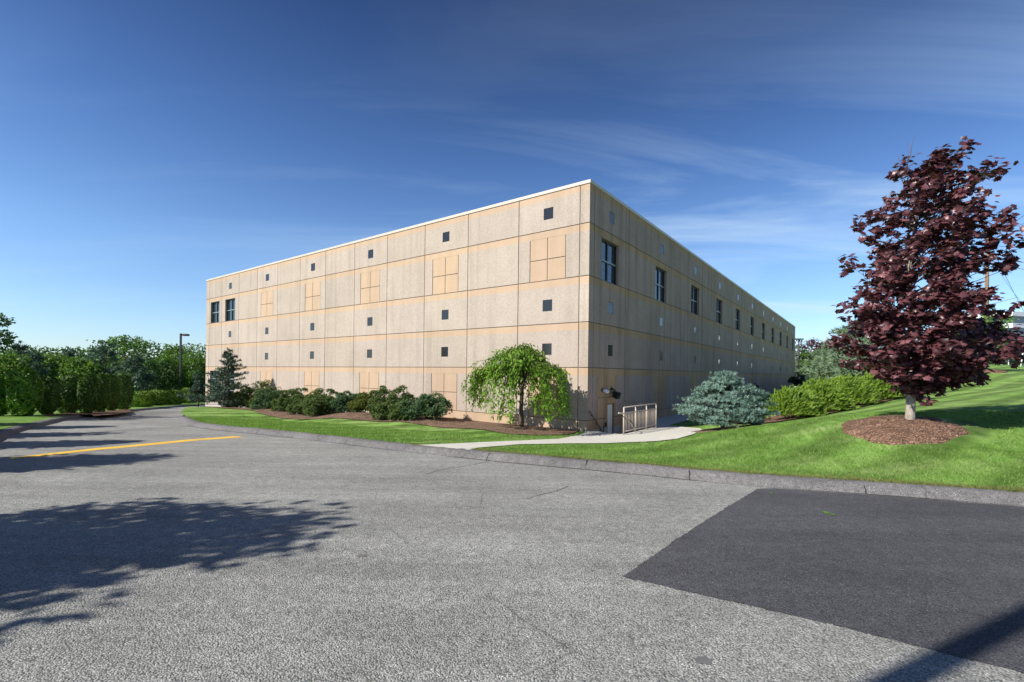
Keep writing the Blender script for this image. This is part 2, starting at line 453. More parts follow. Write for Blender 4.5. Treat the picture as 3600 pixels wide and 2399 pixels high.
# ------------------------------------------------------------------ where things stand
def road_z(y):
    """height of the asphalt: falls away from the camera, a little more beyond 22 m"""
    y = np.asarray(y, dtype=float)
    yc = np.minimum(y, 70.0)
    t = yc - 22.0
    soft = np.where(t > 12, t, 2.0 * np.log1p(np.exp(np.clip(t, -40, 24) / 2.0)))
    return -0.0334 * yc - 0.018 * soft

def ray(px, py):
    dx, dy = px - PX, py - PY
    u = dx + dy * ROLL; v = dy - dx * ROLL
    return u / F, -v / F            # X per metre of depth, Z per metre of depth

_YS = np.concatenate([np.arange(1.0, 30, 0.02), np.arange(30, 160, 0.1)])
def on_ground(px, py, hf):
    """the point of the ground seen at a photo pixel"""
    a, b = ray(px, py)
    z = EYE + b * _YS
    h = hf(a * _YS, _YS)
    i = np.argmax(z <= h)
    y = _YS[i] if (z <= h).any() else 150.0
    return float(a * y), float(y)

def on_road(px, py, lift=0.0):
    return on_ground(px, py, lambda x, y: road_z(y) + lift)

def at_depth(px, py, Y):
    a, b = ray(px, py)
    return Vector((a * Y, Y, EYE + b * Y))

# building corner and its two street faces
BC = np.array([3.1, 19.4])
DL = np.array([-.8007, .599])      # along the sunlit face
DR = np.array([.599, .8007])       # along the shaded face
def fl(s, n=0.0): p = BC + DL * s - DR * n; return float(p[0]), float(p[1])    # n metres in front of the sunlit face
def fr(s, n=0.0): p = BC + DR * s - DL * n; return float(p[0]), float(p[1])    # n metres in front of the shaded face
def s_near(px, n):
    """distance along the sunlit face where the view line of a photo column crosses the line n metres before that face"""
    r = (px - PX) / F; o = BC - DR * n
    return float((r * o[1] - o[0]) / (DL[0] - r * DL[1]))
def s_of(px, d):
    r = (px - PX) / F
    return float((r * BC[1] - BC[0]) / (d[0] - r * d[1]))
WALK_Z = -0.65

# kerb lines (front foot of the kerb on the asphalt)
kerb_right_px = [(628, 1476), (632, 1482), (645, 1490), (673, 1500), (765, 1514), (905, 1527), (1071, 1545), (1240, 1566), (1400, 1586), (1560, 1603), (1722, 1620.6),
                 (1890, 1637), (2054, 1651), (2250, 1670), (2400, 1686), (2664, 1713), (3016, 1735), (3300, 1757), (3600, 1781)]
KR = [on_road(*p) for p in kerb_right_px]
_e = np.array(KR[-1]) - np.array(KR[-3]); _e /= np.linalg.norm(_e)
KR += [tuple(np.array(KR[-1]) + _e * d) for d in (3, 8, 16)]
kerb_left_px = [(0, 1555), (38, 1530), (75, 1518), (115, 1507), (184, 1491), (230, 1479), (314, 1466), (400, 1455), (470, 1447), (536, 1441), (620, 1433), (716, 1425.5)]
KL = [on_road(*p) for p in kerb_left_px]
_e = np.array(KL[0]) - np.array(KL[2]); _e /= np.linalg.norm(_e)
KL = [tuple(np.array(KL[0]) + _e * d) for d in (26, 16, 8, 3)] + KL
KL += [(KL[-1][0] + 6, KL[-1][1] + 5), (KL[-1][0] + 26, KL[-1][1] + 12)]

def tps_fit(P, v, lam=0.004):
    P = np.array(P, float); v = np.array(v, float); n = len(P)
    d = np.linalg.norm(P[:, None] - P[None], axis=2)
    K = np.where(d > 0, d * d * np.log(d + 1e-12), 0) + lam * np.eye(n)
    A = np.zeros((n + 3, n + 3)); A[:n, :n] = K; A[:n, n] = 1; A[:n, n+1:] = P; A[n, :n] = 1; A[n+1:, :n] = P.T
    w = np.linalg.solve(A, np.concatenate([v, [0, 0, 0]]))
    def f(x, y):
        x = np.asarray(x, float); y = np.asarray(y, float)
        r = np.sqrt((x[..., None] - P[:, 0])**2 + (y[..., None] - P[:, 1])**2)
        return (np.where(r > 0, r * r * np.log(r + 1e-12), 0) @ w[:n]) + w[n] + w[n+1] * x + w[n+2] * y
    return f

def offset_line(L, d):
    """shift a polyline sideways (to the left of its direction)"""
    L = np.array(L, float); T = np.gradient(L, axis=0); T /= np.linalg.norm(T, axis=1)[:, None]
    return L + np.column_stack([-T[:, 1], T[:, 0]]) * d

def resample(L, step):
    L = np.array(L, float); seg = np.linalg.norm(np.diff(L, axis=0), axis=1); s = np.concatenate([[0], np.cumsum(seg)])
    n = max(2, int(s[-1] / step)); t = np.linspace(0, s[-1], n)
    out = np.column_stack([np.interp(t, s, L[:, 0]), np.interp(t, s, L[:, 1])])
    for _ in range(3): out[1:-1] = 0.25 * out[:-2] + 0.5 * out[1:-1] + 0.25 * out[2:]
    return out

def signed_side(L, toward):
    L2 = offset_line(L, 0.3); i = len(L) // 2
    d0 = np.linalg.norm(L[i] - toward); d1 = np.linalg.norm(L2[i] - toward)
    return 1.0 if d1 < d0 else -1.0

KH = 0.15
ctrl = []
for i, p in enumerate(KR):
    ctrl.append((p[0], p[1], float(road_z(p[1])) + KH))
_bk = offset_line(resample(KR, 1.3), signed_side(resample(KR, 1.3), np.array([3.0, 19.4])) * 0.40)
for p in _bk: ctrl.append((p[0], p[1], float(road_z(p[1])) + KH - 0.012))
for s in (0, 2, 4, 6, 9): ctrl.append((*fl(s, 0.2), WALK_Z + 0.03))
for s, z in ((13, -0.74), (18, -0.92), (24, -1.12), (30, -1.38), (37, -1.72)): ctrl.append((*fl(s, 0.3), z))
ctrl += [(0.36, 19.0, -0.42)]
# the mulch berm: feet of the front shrubs and the lawn edge below them
for px, py, n in ((870, 1436, 2.5), (941, 1440, 2.7), (1065, 1460, 3.0), (1123, 1464, 3.0), (1217, 1452, 2.4), (1280, 1455, 2.4), (1358, 1475, 2.4), (1408, 1476, 2.3), (1505, 1474, 2.0),
                  (845, 1441, 3.4), (991, 1473, 4.2), (1121, 1475, 3.9), (1350, 1484, 3.3), (1512, 1500, 3.0), (760, 1433, 2.6), (790, 1446, 5.0)):
    s = s_near(px, n); x_, y_ = fl(s, n); ctrl.append((x_, y_, EYE + ray(px, py)[1] * y_))
for s in (-1.5, 0.5, 2.5, 4.5, 8, 14, 22, 35, 52, 69): ctrl.append((*fr(s, 0.8), WALK_Z))
for s in (4.2, 6, 10, 20, 40, 69): ctrl.append((*fr(s, 2.2 if s > 4.5 else 3.3), WALK_Z))
MAPLE = (9.25, 11.0)
ctrl += [(MAPLE[0], MAPLE[1], 0.64), (7.65, 17.0, -0.20), (11, 20, -0.22), (16, 23, 0.25), (21, 26, 0.82), (14, 13.0, 0.85), (20, 18, 1.25),
         (33.6, 35, 2.42), (45, 40, 2.7), (30, 22, 1.75), (60, 55, 3.0), (100, 60, 3.0), (120, 120, 4.0), (80, 110, 3.2), (44, 105, 1.0), (120, 5, 3.0), (36, 20, 1.9), (20, 32, 0.9), (31, 50, 1.35), (40, 62, 1.3), (55, 75, 2.2), (28, 8, 1.0), (60, 20, 2.4)]
_tps = tps_fit([c[:2] for c in ctrl], [c[2] for c in ctrl])
def land_z(x, y):
    return _tps(x, y)
def left_z(x, y):
    """verge beyond the road: kerb height, then level with a slight swell"""
    x = np.asarray(x, float); y = np.asarray(y, float)
    return road_z(y) + KH + 0.0 * x
def lz(x, y): return float(land_z(x, y))
def lfz(x, y): return float(left_z(x, y))

def inside(poly, x, y):
    poly = np.asarray(poly); c = np.zeros(np.shape(x), bool); j = len(poly) - 1
    for i in range(len(poly)):
        xi, yi = poly[i]; xj, yj = poly[j]
        t = ((yi > y) != (yj > y)) & (x < (xj - xi) * (y - yi) / ((yj - yi) if yj != yi else 1e-12) + xi)
        c ^= t; j = i
    return c

def sheet(name, poly, hf, mat, step, lift=0.0, holes=(), fine=None, dens=None, smooth=True, parent=None):
    """a ground sheet: polygon filled with a triangulated grid draped on hf"""
    poly = [tuple(map(float, p)) for p in poly]
    pts, edges = [], []
    def ring(pl, d):
        b = len(pts); m = []
        for i in range(len(pl)):
            a = np.array(pl[i]); e = np.array(pl[(i+1) % len(pl)])
            k = max(1, int(np.linalg.norm(e - a) / d))
            for q in range(k): m.append(tuple(a + (e - a) * q / k))
        pts.extend(m)
        edges.extend((b + i, b + (i+1) % len(m)) for i in range(len(m)))
    ring(poly, step if dens is None else dens)
    for h in holes: ring(h, 0.4)
    A = np.array(poly)
    xs = np.arange(A[:, 0].min(), A[:, 0].max(), step); ys = np.arange(A[:, 1].min(), A[:, 1].max(), step)
    gx, gy = np.meshgrid(xs, ys); gx = gx.ravel() + rng.uniform(-.1, .1, gx.size) * step; gy = gy.ravel() + rng.uniform(-.1, .1, gy.size) * step
    k = inside(poly, gx, gy); gx, gy = gx[k], gy[k]
    pts.extend(zip(gx.tolist(), gy.tolist()))
    if fine is not None:
        (x0, y0, x1, y1), st = fine
        fx, fy = np.meshgrid(np.arange(x0, x1, st), np.arange(y0, y1, st)); fx = fx.ravel(); fy = fy.ravel()
        k = inside(poly, fx, fy); pts.extend(zip(fx[k].tolist(), fy[k].tolist()))
    vo, eo, fo, *_ = delaunay_2d_cdt([Vector(p) for p in pts], edges, [], 1, 1e-4)
    V = np.array([(v.x, v.y) for v in vo])
    fo = np.array([f for f in fo if len(f) == 3])
    cx = V[fo].mean(axis=1)
    k = inside(poly, cx[:, 0], cx[:, 1])
    for h in holes: k &= ~inside(h, cx[:, 0], cx[:, 1])
    fo = fo[k]
    a, b, c = V[fo[:, 0]], V[fo[:, 1]], V[fo[:, 2]]
    flip = ((b[:, 0]-a[:, 0])*(c[:, 1]-a[:, 1]) - (b[:, 1]-a[:, 1])*(c[:, 0]-a[:, 0])) < 0
    fo[flip] = fo[flip][:, ::-1]
    Z = hf(V[:, 0], V[:, 1]) + lift
    me = np_mesh(name, np.column_stack([V, Z]), fo, smooth=smooth)
    return mesh_obj(name, me, mat, parent)

# ------------------------------------------------------------------ ground, road, kerbs
KRs = resample(KR, 0.35); KLs = resample(KL, 0.5)
kr_out = offset_line(KRs, -0.25 if False else 0.0)

SR = signed_side(KRs, np.array([3.0, 19.4])); SLf = signed_side(KLs, np.array([-60.0, 20.0]))

g = sheet('ground', [(-160, -60), (160, -60), (160, 190), (-160, 190)], lambda x, y: road_z(y) - 0.35 - 0.0 * x, M['soil'], 14)
tag(g, kind='structure')

# driveway edge beside the building's far corner, behind the island tip
back_px = [(634, 1468), (650, 1458), (673, 1448), (700, 1441), (716, 1436)]
BK = [on_road(*p) for p in back_px] 
BK += [fl(39.0, -0.5), fl(41, -12), fl(41, -40)]
road_poly = list(map(tuple, offset_line(KRs, SR * 0.15)))[::-1] + BK + [(-5, 70), (-30, 74)] + list(map(tuple, offset_line(KLs, SLf * 0.15)))[::-1] + [(-14, -16), (26, -16), (26, KRs[-1][1])]
road = sheet('road', road_poly, lambda x, y: road_z(y) + 0.0 * x, M['asphalt'], 2.0)
tag(road, kind='structure')

def kerb_mesh(L, side, name):
    prof = [(-0.02, -0.02), (0.0, 0.0), (0.035, 0.05), (0.075, 0.105), (0.13, KH - 0.005), (0.20, KH + 0.012), (0.33, KH + 0.008), (0.42, KH - 0.012), (0.62, KH - 0.10)]
    n = len(L); V = []
    wob = np.convolve(rng.normal(0, 1, n + 8), np.ones(9) / 9, 'valid')[:n]
    for j, (o, h) in enumerate(prof):
        P = offset_line(L, side * o) if abs(o) > 0 else np.array(L)
        jit = rng.normal(0, 0.005, n) * (1 if 1 < j < 7 else 0)
        P2 = P + 0.0
        V.append(np.column_stack([P2, road_z(L[:, 1]) + h + jit + wob * 0.012 * (1 if j > 2 else 0)]))
    V = np.array(V)                         # (k, n, 3)
    k = len(prof); idx = np.arange(k * n).reshape(k, n)
    F_ = np.stack([idx[:-1, :-1], idx[:-1, 1:], idx[1:, 1:], idx[1:, :-1]], axis=-1).reshape(-1, 4)
    # split where the expansion joints are
    o = mesh_obj(name, np_mesh(name, V.reshape(-1, 3), F_, smooth=True), M['kerb'])
    return tag(o, kind='structure')
kerb_mesh(resample(KRs, 0.15), SR, 'kerb')
kerb_mesh(resample(KLs, 0.3), SLf, 'kerb')

# joints and cracks across the kerb
prof_ = [(-0.01, 0.003), (0.035, 0.055), (0.075, 0.112), (0.13, KH + 0.002), (0.20, KH + 0.019), (0.33, KH + 0.015), (0.41, KH - 0.02)]
for px, py in ((1722, 1621), (1205, 1562), (3016, 1735), (2060, 1651), (673, 1500), (2440, 1690), (905, 1527)):
    q = np.array(on_road(px, py)); i = int(np.argmin(np.linalg.norm(KRs - q, axis=1))); i = min(max(i, 1), len(KRs) - 2)
    tdir = KRs[i+1] - KRs[i-1]; tdir /= np.linalg.norm(tdir); nrm_ = np.array([-tdir[1], tdir[0]]) * SR
    sk = rng.normal(0, .25); V = []
    for o_, h_ in prof_:
        c_ = KRs[i] + nrm_ * o_ + tdir * (o_ * sk + rng.normal(0, .006)); w_ = rng.uniform(.007, .014)
        for s_ in (-1, 1):
            e_ = c_ + tdir * w_ * s_; V.append((e_[0], e_[1], float(road_z(e_[1])) + h_))
    Fq = [(2*k, 2*k+1, 2*k+3, 2*k+2) for k in range(len(prof_) - 1)]
    o = mesh_obj('kerb_joint', np_mesh('kerb_joint', np.array(V), np.array(Fq)), mat_simple('dark_joint', (0.035, 0.033, 0.032), 0.95, 0.1)); tag(o, kind='structure')
# dark repair patch
patch_px = [(2664, 1719), (2560, 1781), (2400, 1883), (2290, 1960), (2188, 2030), (2290, 2053), (2400, 2080), (2600, 2126), (2973, 2212), (3271, 2286), (3392, 2318), (3600, 2376)]
PT = [on_road(*p) for p in patch_px]
ke = offset_line(KRs, -SR * 0.07)
ke = [tuple(p) for p in ke if p[0] > PT[0][0] + 0.15 and p[0] < 16]
poly = []
for i in range(len(PT) - 1):                  # ragged saw-cut edge
    a, b = np.array(PT[i]), np.array(PT[i+1]); k = max(2, int(np.linalg.norm(b - a) / 0.05))
    for q in range(k):
        p = a + (b - a) * q / k + rng.normal(0, 0.006, 2); poly.append(tuple(p))
poly += [PT[-1], (PT[-1][0] + 7, PT[-1][1] - 1.9), (16, 1.0)] + ke[::-1]
pa = sheet('road_patch', poly, lambda x, y: road_z(y) + 0.0 * x, M['patch'], 1.0, 0.004, smooth=False)
tag(pa, kind='structure')
# yellow line
top = [(31, 1611), (180, 1594), (344, 1576), (497, 1562.5), (640, 1548.5), (822, 1534.5)]
bot = [(861, 1537.8), (700, 1549), (497, 1569.5), (344, 1583), (180, 1601), (38, 1615)]
yl = []
_yp = [on_road(*p) for p in top + bot]
for i in range(len(_yp)):
    a, b = np.array(_yp[i]), np.array(_yp[(i+1) % len(_yp)])
    k = max(1, int(np.linalg.norm(b - a) / 0.1))
    for q in range(k): yl.append(tuple(a + (b - a) * q / k + (rng.normal(0, 0.008, 2) if q else 0)))
y_ = sheet('road_line', yl, lambda x, y: road_z(y) + 0.0 * x, M['yellow'], 0.6, 0.004)
tag(y_, kind='structure')
# sealed crack across the drive and soft dark stains are in the asphalt itself; the long straight joint is cut here
def strip(name, px_pts, w, mat, lift):
    L = resample([on_road(*p) for p in px_pts], 0.12)
    L = L + np.convolve(rng.normal(0, 1, len(L) + 4), np.ones(5) / 5, 'valid')[:len(L), None] * np.array([[0.01, 0.014]])
    wv = w * (0.6 + 0.8 * rng.random(len(L)))
    a, b = offset_line(L, 0.5) - L, None
    nrm = (offset_line(L, 1.0) - L)
    P0 = L + nrm * wv[:, None] / 2; P1 = L - nrm * wv[:, None] / 2
    n = len(L); V = np.concatenate([np.column_stack([P0, road_z(P0[:, 1]) + lift]), np.column_stack([P1, road_z(P1[:, 1]) + lift])])
    i = np.arange(n - 1); F_ = np.column_stack([i, i + n, i + n + 1, i + 1])
    o = mesh_obj(name, np_mesh(name, V, F_), mat); return tag(o, kind='structure')
M['crack'] = mat_simple('open_crack', (0.045, 0.043, 0.042), 0.95, 0.1)
strip('road_crack', [(660, 1500), (560, 1506), (430, 1514), (300, 1524), (110, 1537)], 0.05, M['crack'], 0.004)

L_ = offset_line(KRs[(KRs[:, 0] > -14) & (KRs[:, 0] < 15)], -SR * 0.02)
n_ = len(L_); nn_ = (offset_line(L_, 1.0) - L_); wv_ = .012 + .026 * np.clip(np.convolve(rng.normal(.4, 1, n_ + 6), np.ones(7) / 3.5, 'valid')[:n_], 0, 1.2)
V_ = np.concatenate([np.column_stack([L_ + nn_ * wv_[:, None] / 2, road_z((L_ + nn_ * wv_[:, None] / 2)[:, 1]) + .0065]), np.column_stack([L_ - nn_ * wv_[:, None] / 2, road_z((L_ - nn_ * wv_[:, None] / 2)[:, 1]) + .0065])])
i_ = np.arange(n_ - 1)
o = mesh_obj('road_crack', np_mesh('road_crack', V_, np.column_stack([i_, i_ + n_, i_ + n_ + 1, i_ + 1])), M['crack']); tag(o, kind='structure')
strip('road_crack', [(2000, 1710), (1950, 1731), (1890, 1742), (1850, 1756)], 0.014, M['crack'], 0.004)
strip('road_crack', [(1722, 1622), (1650, 1638), (1560, 1650), (1500, 1668)], 0.014, M['crack'], 0.004)

# concrete walkway from the kerb to the stair landing and along the shaded face
def wz(x, y):
    """walkway height: kerb height at the road, level with the landing at the building"""
    x = np.asarray(x, float); y = np.asarray(y, float)
    return np.maximum(land_z(x, y), -0.66) + 0.035
lift_f = lambda x, y: land_z(x, y) + 0.04
w_bot = [(1628, 1583), (1680, 1572.5), (1821, 1561), (2008, 1557.5), (2195, 1554), (2312, 1549), (2382, 1541), (2438, 1525), (2475, 1511)]
w_top = [(1461, 1565), (1680, 1554), (1850, 1547), (1961, 1542.5), (2008, 1534), (2050, 1524)]
WB = [on_ground(*p, lift_f) for p in w_bot]; WT = [on_ground(*p, lift_f) for p in w_top]
_ko = offset_line(KRs, SR * 0.26)
def on_kerb(p): return tuple(_ko[np.argmin(np.linalg.norm(_ko - np.array(p), axis=1))])
WB = [on_kerb(WB[0])] + WB[1:]; WT = [on_kerb(WT[0])] + WT[1:]
walk_poly = WB + [fr(4.6, 3.2), fr(4.9, 1.7), fr(30, 1.6), fr(69, 1.6), fr(69, -0.05), fr(10, -0.05), fr(0, -0.05)] + WT[::-1]
PIT = [fr(0.15, 0.0), fr(3.3, 0.0), fr(3.3, 1.55), fr(0.15, 1.55)]
PITW = [fr(0.15, -0.2), fr(3.3, -0.2), fr(3.3, 1.55), fr(0.15, 1.55)]
wk = sheet('walkway', walk_poly, lambda x, y: land_z(x, y), M['concrete'], 0.45, 0.028, holes=[PITW])
tag(wk, kind='structure')

# lawns: the island before the sunlit face, and the bank right of the walkway, one sheet each
krb = [tuple(p) for p in offset_line(KRs, SR * 0.36)]
PITB = [fr(-0.1, -0.4), fr(3.5, -0.4), fr(3.5, 1.8), fr(-0.1, 1.8)]
lawn_poly = krb + [(120, -2), (120, 120), fr(100, 0), fr(69.2, -0.3), fr(-0.3, -0.3)] + [fl(s, -0.3) for s in (0.5, 10, 20, 30, 37.6)] + [fl(38.6, 0.5), BK[3], BK[2], BK[1], BK[0]]
lawn = sheet('lawn', lawn_poly, land_z, M['lawn'], 1.3, 0.0, holes=[PITB], fine=((-16, 8, 22, 30), 0.45), dens=0.5)
tag(lawn, kind='structure')

left_in = [tuple(p) for p in offset_line(KLs, SLf * 0.36)]
ll = sheet('verge', left_in + [(10, 120), (-130, 120), (-130, -20)], left_z, M['lawn_plain'], 3.0, 0.0)
tag(ll, kind='structure')

# mulch beds
def bed(name, px_line, extra, mat, lift=0.03):
    pl = [on_ground(*p, land_z) for p in px_line] + extra
    P = np.array(pl)
    o = sheet(name, pl, land_z, mat, 0.5, lift, dens=0.35)
    return tag(o, kind='structure')
bed('mulch_bed', [(750, 1434), (845, 1441), (920, 1458), (991, 1473), (1060, 1477), (1121, 1475), (1200, 1474), (1350, 1484), (1512, 1500), (1646, 1509), (1780, 1528), (1870, 1532), (1960, 1532), (2010, 1528)],
    [fl(0.3, 0.02), fl(10, 0.02), fl(20, 0.02), fl(37.4, 0.02), fl(37.6, 1.5)], M['mulch'])
def mound(cx, cy, r, h, mat, hf, squash=1.0):
    n = 40; V = [(cx, cy, float(hf(cx, cy)) + h)]; rings = 7
    for k in range(1, rings + 1):
        for a in range(n):
            th = 2 * math.pi * a / n; rr = r * k / rings * (1 + 0.05 * math.sin(3 * th + cx) + 0.04 * math.sin(7 * th))
            x = cx + rr * math.cos(th); y = cy + rr * math.sin(th) * squash
            V.append((x, y, float(hf(x, y)) + h * (1 - (k / rings)**2) + (0.02 if k < rings else -0.06) + rng.normal(0, 0.012)))
    me = bpy.data.meshes.new('mulch_bed')
    fs = [(0, 1 + a, 1 + (a+1) % n) for a in range(n)]
    for k in range(rings - 1):
        for a in range(n):
            b = 1 + k * n; fs.append((b + a, b + n + a, b + n + (a+1) % n, b + (a+1) % n))
    me.from_pydata(V, [], fs); me.polygons.foreach_set('use_smooth', [True] * len(fs)); me.update()
    o = mesh_obj('mulch_bed', me, mat); return tag(o, kind='structure')
mound(MAPLE[0] - .28, MAPLE[1], 1.22, 0.12, M['mulch_red'], land_z)
mound(7.65, 17.0, 1.3, 0.05, M['mulch'], land_z)
# ------------------------------------------------------------------ the building
Z = lambda rel: rel + EYE
LEN_L, LEN_R = 37.75, 69.35
bld = thing('office_building', (BC[0], BC[1], WALK_Z), 'long flat roofed three storey building of beige precast panels with small dark square insets', 'building')
ROOF = Z(7.88)
HJ = [Z(h) for h in (6.24, 4.07, 2.17, 0.29, -1.89)]      # horizontal joints, top down
BAND = 0.315
GRND = Z(-4.6)

def facade(name, origin, du, dn, L, vj, insets, openings, mats):
    """one street face. du along the wall, dn outwards; u along, z up; panels 3 cm proud of the dark joints"""
    J = 0.018; D = 0.03
    us = {0.0, L}; zs = {GRND, ROOF}
    for v in vj: us |= {v - J, v + J}
    for h in HJ: zs |= {h - J, h + J, h - BAND}
    zs.add(ROOF - BAND); zs.add(Z(-2.31))
    for (a, b, z0, z1, um, zm) in insets:
        us |= {a, a + 2*J, b, b - 2*J, um - J, um + J}; zs |= {z0, z1, zm - J, zm + J}
    for (a, b, z0, z1, d) in openings: us |= {a, b}; zs |= {z0, z1}
    us = sorted(us); zs = sorted(zs)
    def clean(a):
        o = [a[0]]
        for x in a[1:]:
            if x - o[-1] > 0.004: o.append(x)
        return o
    us, zs = clean(us), clean(zs)
    nu, nz = len(us) - 1, len(zs) - 1
    K = {}
    for i in range(nu):
        for k in range(nz):
            u, z = (us[i] + us[i+1]) / 2, (zs[k] + zs[k+1]) / 2
            kind = 'body'
            if z < Z(-2.31): kind = 'foot'
            elif z < HJ[4]: kind = 'band'
            elif z > ROOF - BAND: kind = 'band'
            else:
                for h in HJ[:4]:
                    if h - BAND < z < h: kind = 'band'
            if kind != 'foot':
                if any(abs(u - v) < J for v in vj) or any(abs(z - h) < J for h in HJ): kind = 'joint'
            for (a, b, z0, z1, um, zm) in insets:
                if a < u < b and z0 < z < z1:
                    if u < a + 2*J or u > b - 2*J or abs(u - um) < J or abs(z - zm) < J: kind = 'joint'
                    else: kind = 'inset'
            for (a, b, z0, z1, d) in openings:
                if a < u < b and z0 < z < z1: kind = ('open', d)
            K[i, k] = kind
    V, Fc, mi, tone = [], [], [], []
    o = np.array([origin[0], origin[1], 0.0]); du3 = np.array([du[0], du[1], 0]); dn3 = np.array([dn[0], dn[1], 0]); up = np.array([0, 0, 1.0])
    tr = np.random.default_rng(3)
    tones = {}
    def tn(u, z):
        key = (sum(v < u for v in vj), sum(h < z for h in HJ))
        if key not in tones: tones[key] = tuple((1 + tr.normal(0, .032)) * np.array([1 + tr.normal(0, .004), 1, 1 + tr.normal(0, .012)]))
        return tones[key]
    def quad(p, m, t):
        b = len(V)
        V.extend(o + du3 * q[0] + up * q[1] + dn3 * q[2] for q in p); Fc.append((b, b+1, b+2, b+3)); mi.append(m); tone.append(t)
    dep = lambda kd: {'body': 0.0, 'band': 0.0, 'inset': -0.006, 'joint': -D, 'foot': 0.012}.get(kd, None) if not isinstance(kd, tuple) else -kd[1]
    mid = {'body': 0, 'band': 1, 'inset': 1, 'joint': 2, 'foot': 3}
    for i in range(nu):
        for k in range(nz):
            kd = K[i, k]; u0, u1, z0, z1 = us[i], us[i+1], zs[k], zs[k+1]
            d = dep(kd); t = tn((u0+u1)/2, (z0+z1)/2)
            m = mid[kd] if not isinstance(kd, tuple) else 2
            if not isinstance(kd, tuple):
                quad([(u0, z0, d), (u1, z0, d), (u1, z1, d), (u0, z1, d)], m, t)
            else:
                quad([(u0, z0, d), (u1, z0, d), (u1, z1, d), (u0, z1, d)], 2, t)
            # sides down to the deeper neighbour
            for (di, dk, e) in ((1, 0, ((u1, z0), (u1, z1))), (-1, 0, ((u0, z1), (u0, z0))), (0, 1, ((u1, z1), (u0, z1))), (0, -1, ((u0, z0), (u1, z0)))):
                nb = K.get((i + di, k + dk))
                if nb is None: continue
                dn_ = dep(nb)
                if dn_ < d - 1e-6:
                    quad([(e[0][0], e[0][1], d), (e[0][0], e[0][1], dn_), (e[1][0], e[1][1], dn_), (e[1][0], e[1][1], d)], m, t)
    me = np_mesh(name, np.array(V) - np.array([BC[0], BC[1], WALK_Z]), np.array(Fc), mi)
    ca = me.color_attributes.new('tone', 'FLOAT_COLOR', 'CORNER')
    arr = np.repeat(np.array([(*t, 1.0) for t in tone], np.float32), 4, axis=0)
    if len(ca.data) == len(arr): ca.data.foreach_set('color', arr.ravel())
    return mesh_obj(name, me, mats, bld)

def face_frame(d, n):        # rotation that maps local x to the wall direction, local -y outward
    return math.atan2(d[1], d[0])

W0, W1 = Z(4.07) + 0.02, Z(5.90)
# ---- sunlit face.  u runs from the near corner away: outward normal is -DR
vjL = [0.45, 3.58, 6.67, 9.76, 12.87, 15.97, 19.10, 22.2, 25.28, 28.36, 31.45, 34.6, 37.12]
insL, opL = [], []
tilesL = [(2.0 + 6.2 * k) for k in range(6)]
for k in range(5):
    c = 2.03 + 6.2 * k
    insL.append((c - 0.93, c + 0.93, HJ[1] + 0.018, HJ[0] - BAND, c, Z(5.0)))
    insL.append((c - 0.93, c + 0.93, HJ[4] + 0.018, HJ[3] - BAND, c, Z(-0.97)))
winL = [(32.12, 33.94), (35.07, 36.83)]
for a, b in winL:
    opL.append((a, b, W0, W1, 0.22)); opL.append((a, b, Z(-2.75), Z(-0.05), 0.22))
TS = 0.49
TZ = [Z(6.72), Z(2.73), Z(0.83)]
for c in tilesL:
    for z in TZ: opL.append((c - TS/2, c + TS/2, z, z + TS + .01, 0.035))
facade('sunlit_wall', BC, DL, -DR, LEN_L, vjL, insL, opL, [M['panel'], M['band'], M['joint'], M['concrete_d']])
# ---- shaded face
vjR = [0.44] + [3.66 + 3.235 * k for k in range(21)]
insR, opR = [], []
winR = [2.0 + 6.47 * k for k in range(11)]
for k, c in enumerate(winR):
    if k == 0:
        insR.append((0.91, 2.75, HJ[4] + 0.018, HJ[3] - BAND, 1.75, Z(-0.98)))
        opR.append((1.90, 2.68, Z(-3.45), Z(-1.28), 0.12))
    else:
        insR.append((c - 0.93, c + 0.93, HJ[4] + 0.018, HJ[3] - BAND, c, Z(-0.98)))
    opR.append((c - 0.88, c + 0.88, W0, W1, 0.20))
    for z in TZ: opR.append((c + 0.1 - TS/2, c + 0.1 + TS/2, z, z + TS + .01, 0.035))
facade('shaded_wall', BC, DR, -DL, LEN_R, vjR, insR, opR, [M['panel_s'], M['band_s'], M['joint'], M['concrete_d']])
OFF = Vector((BC[0], BC[1], WALK_Z))
# ---- roof, coping, the two faces nobody sees
def bp(u, v, z):   # u along DL, v along DR
    p = BC + DL * u + DR * v
    return Vector((p[0], p[1], z)) - OFF
mb = MB()
a, b, c, d = (0, 0), (LEN_L, 0), (LEN_L, LEN_R), (0, LEN_R)
mb.quad([bp(*b, GRND), bp(*c, GRND), bp(*c, ROOF), bp(*b, ROOF)]); mb.quad([bp(*c, GRND), bp(*d, GRND), bp(*d, ROOF), bp(*c, ROOF)])
mb.build('rear_wall', M['panel'], bld)
mb = MB(); mb.quad([bp(.3, .3, ROOF - .2), bp(LEN_L - .3, .3, ROOF - .2), bp(LEN_L - .3, LEN_R - .3, ROOF - .2), bp(.3, LEN_R - .3, ROOF - .2)])
mb.build('roof', M['roofing'], bld)
mb = MB()
def cop(u0, v0, u1, v1):
    P = [bp(u0, v0, 0), bp(u1, v0, 0), bp(u1, v1, 0), bp(u0, v1, 0)]
    z0, z1 = ROOF - 0.03, ROOF + 0.10
    lo = [Vector((p.x, p.y, z0 - OFF.z)) for p in P]; hi = [Vector((p.x, p.y, z1 - OFF.z)) for p in P]
    mb.quad(lo[::-1]); mb.quad(hi)
    for i in range(4): mb.quad([lo[i], lo[(i+1) % 4], hi[(i+1) % 4], hi[i]])
cop(-.035, -.035, LEN_L + .035, .30); cop(-.035, LEN_R - .3, LEN_L + .035, LEN_R + .035); cop(-.035, .30, .30, LEN_R - .3); cop(LEN_L - .3, .30, LEN_L + .035, LEN_R - .3)
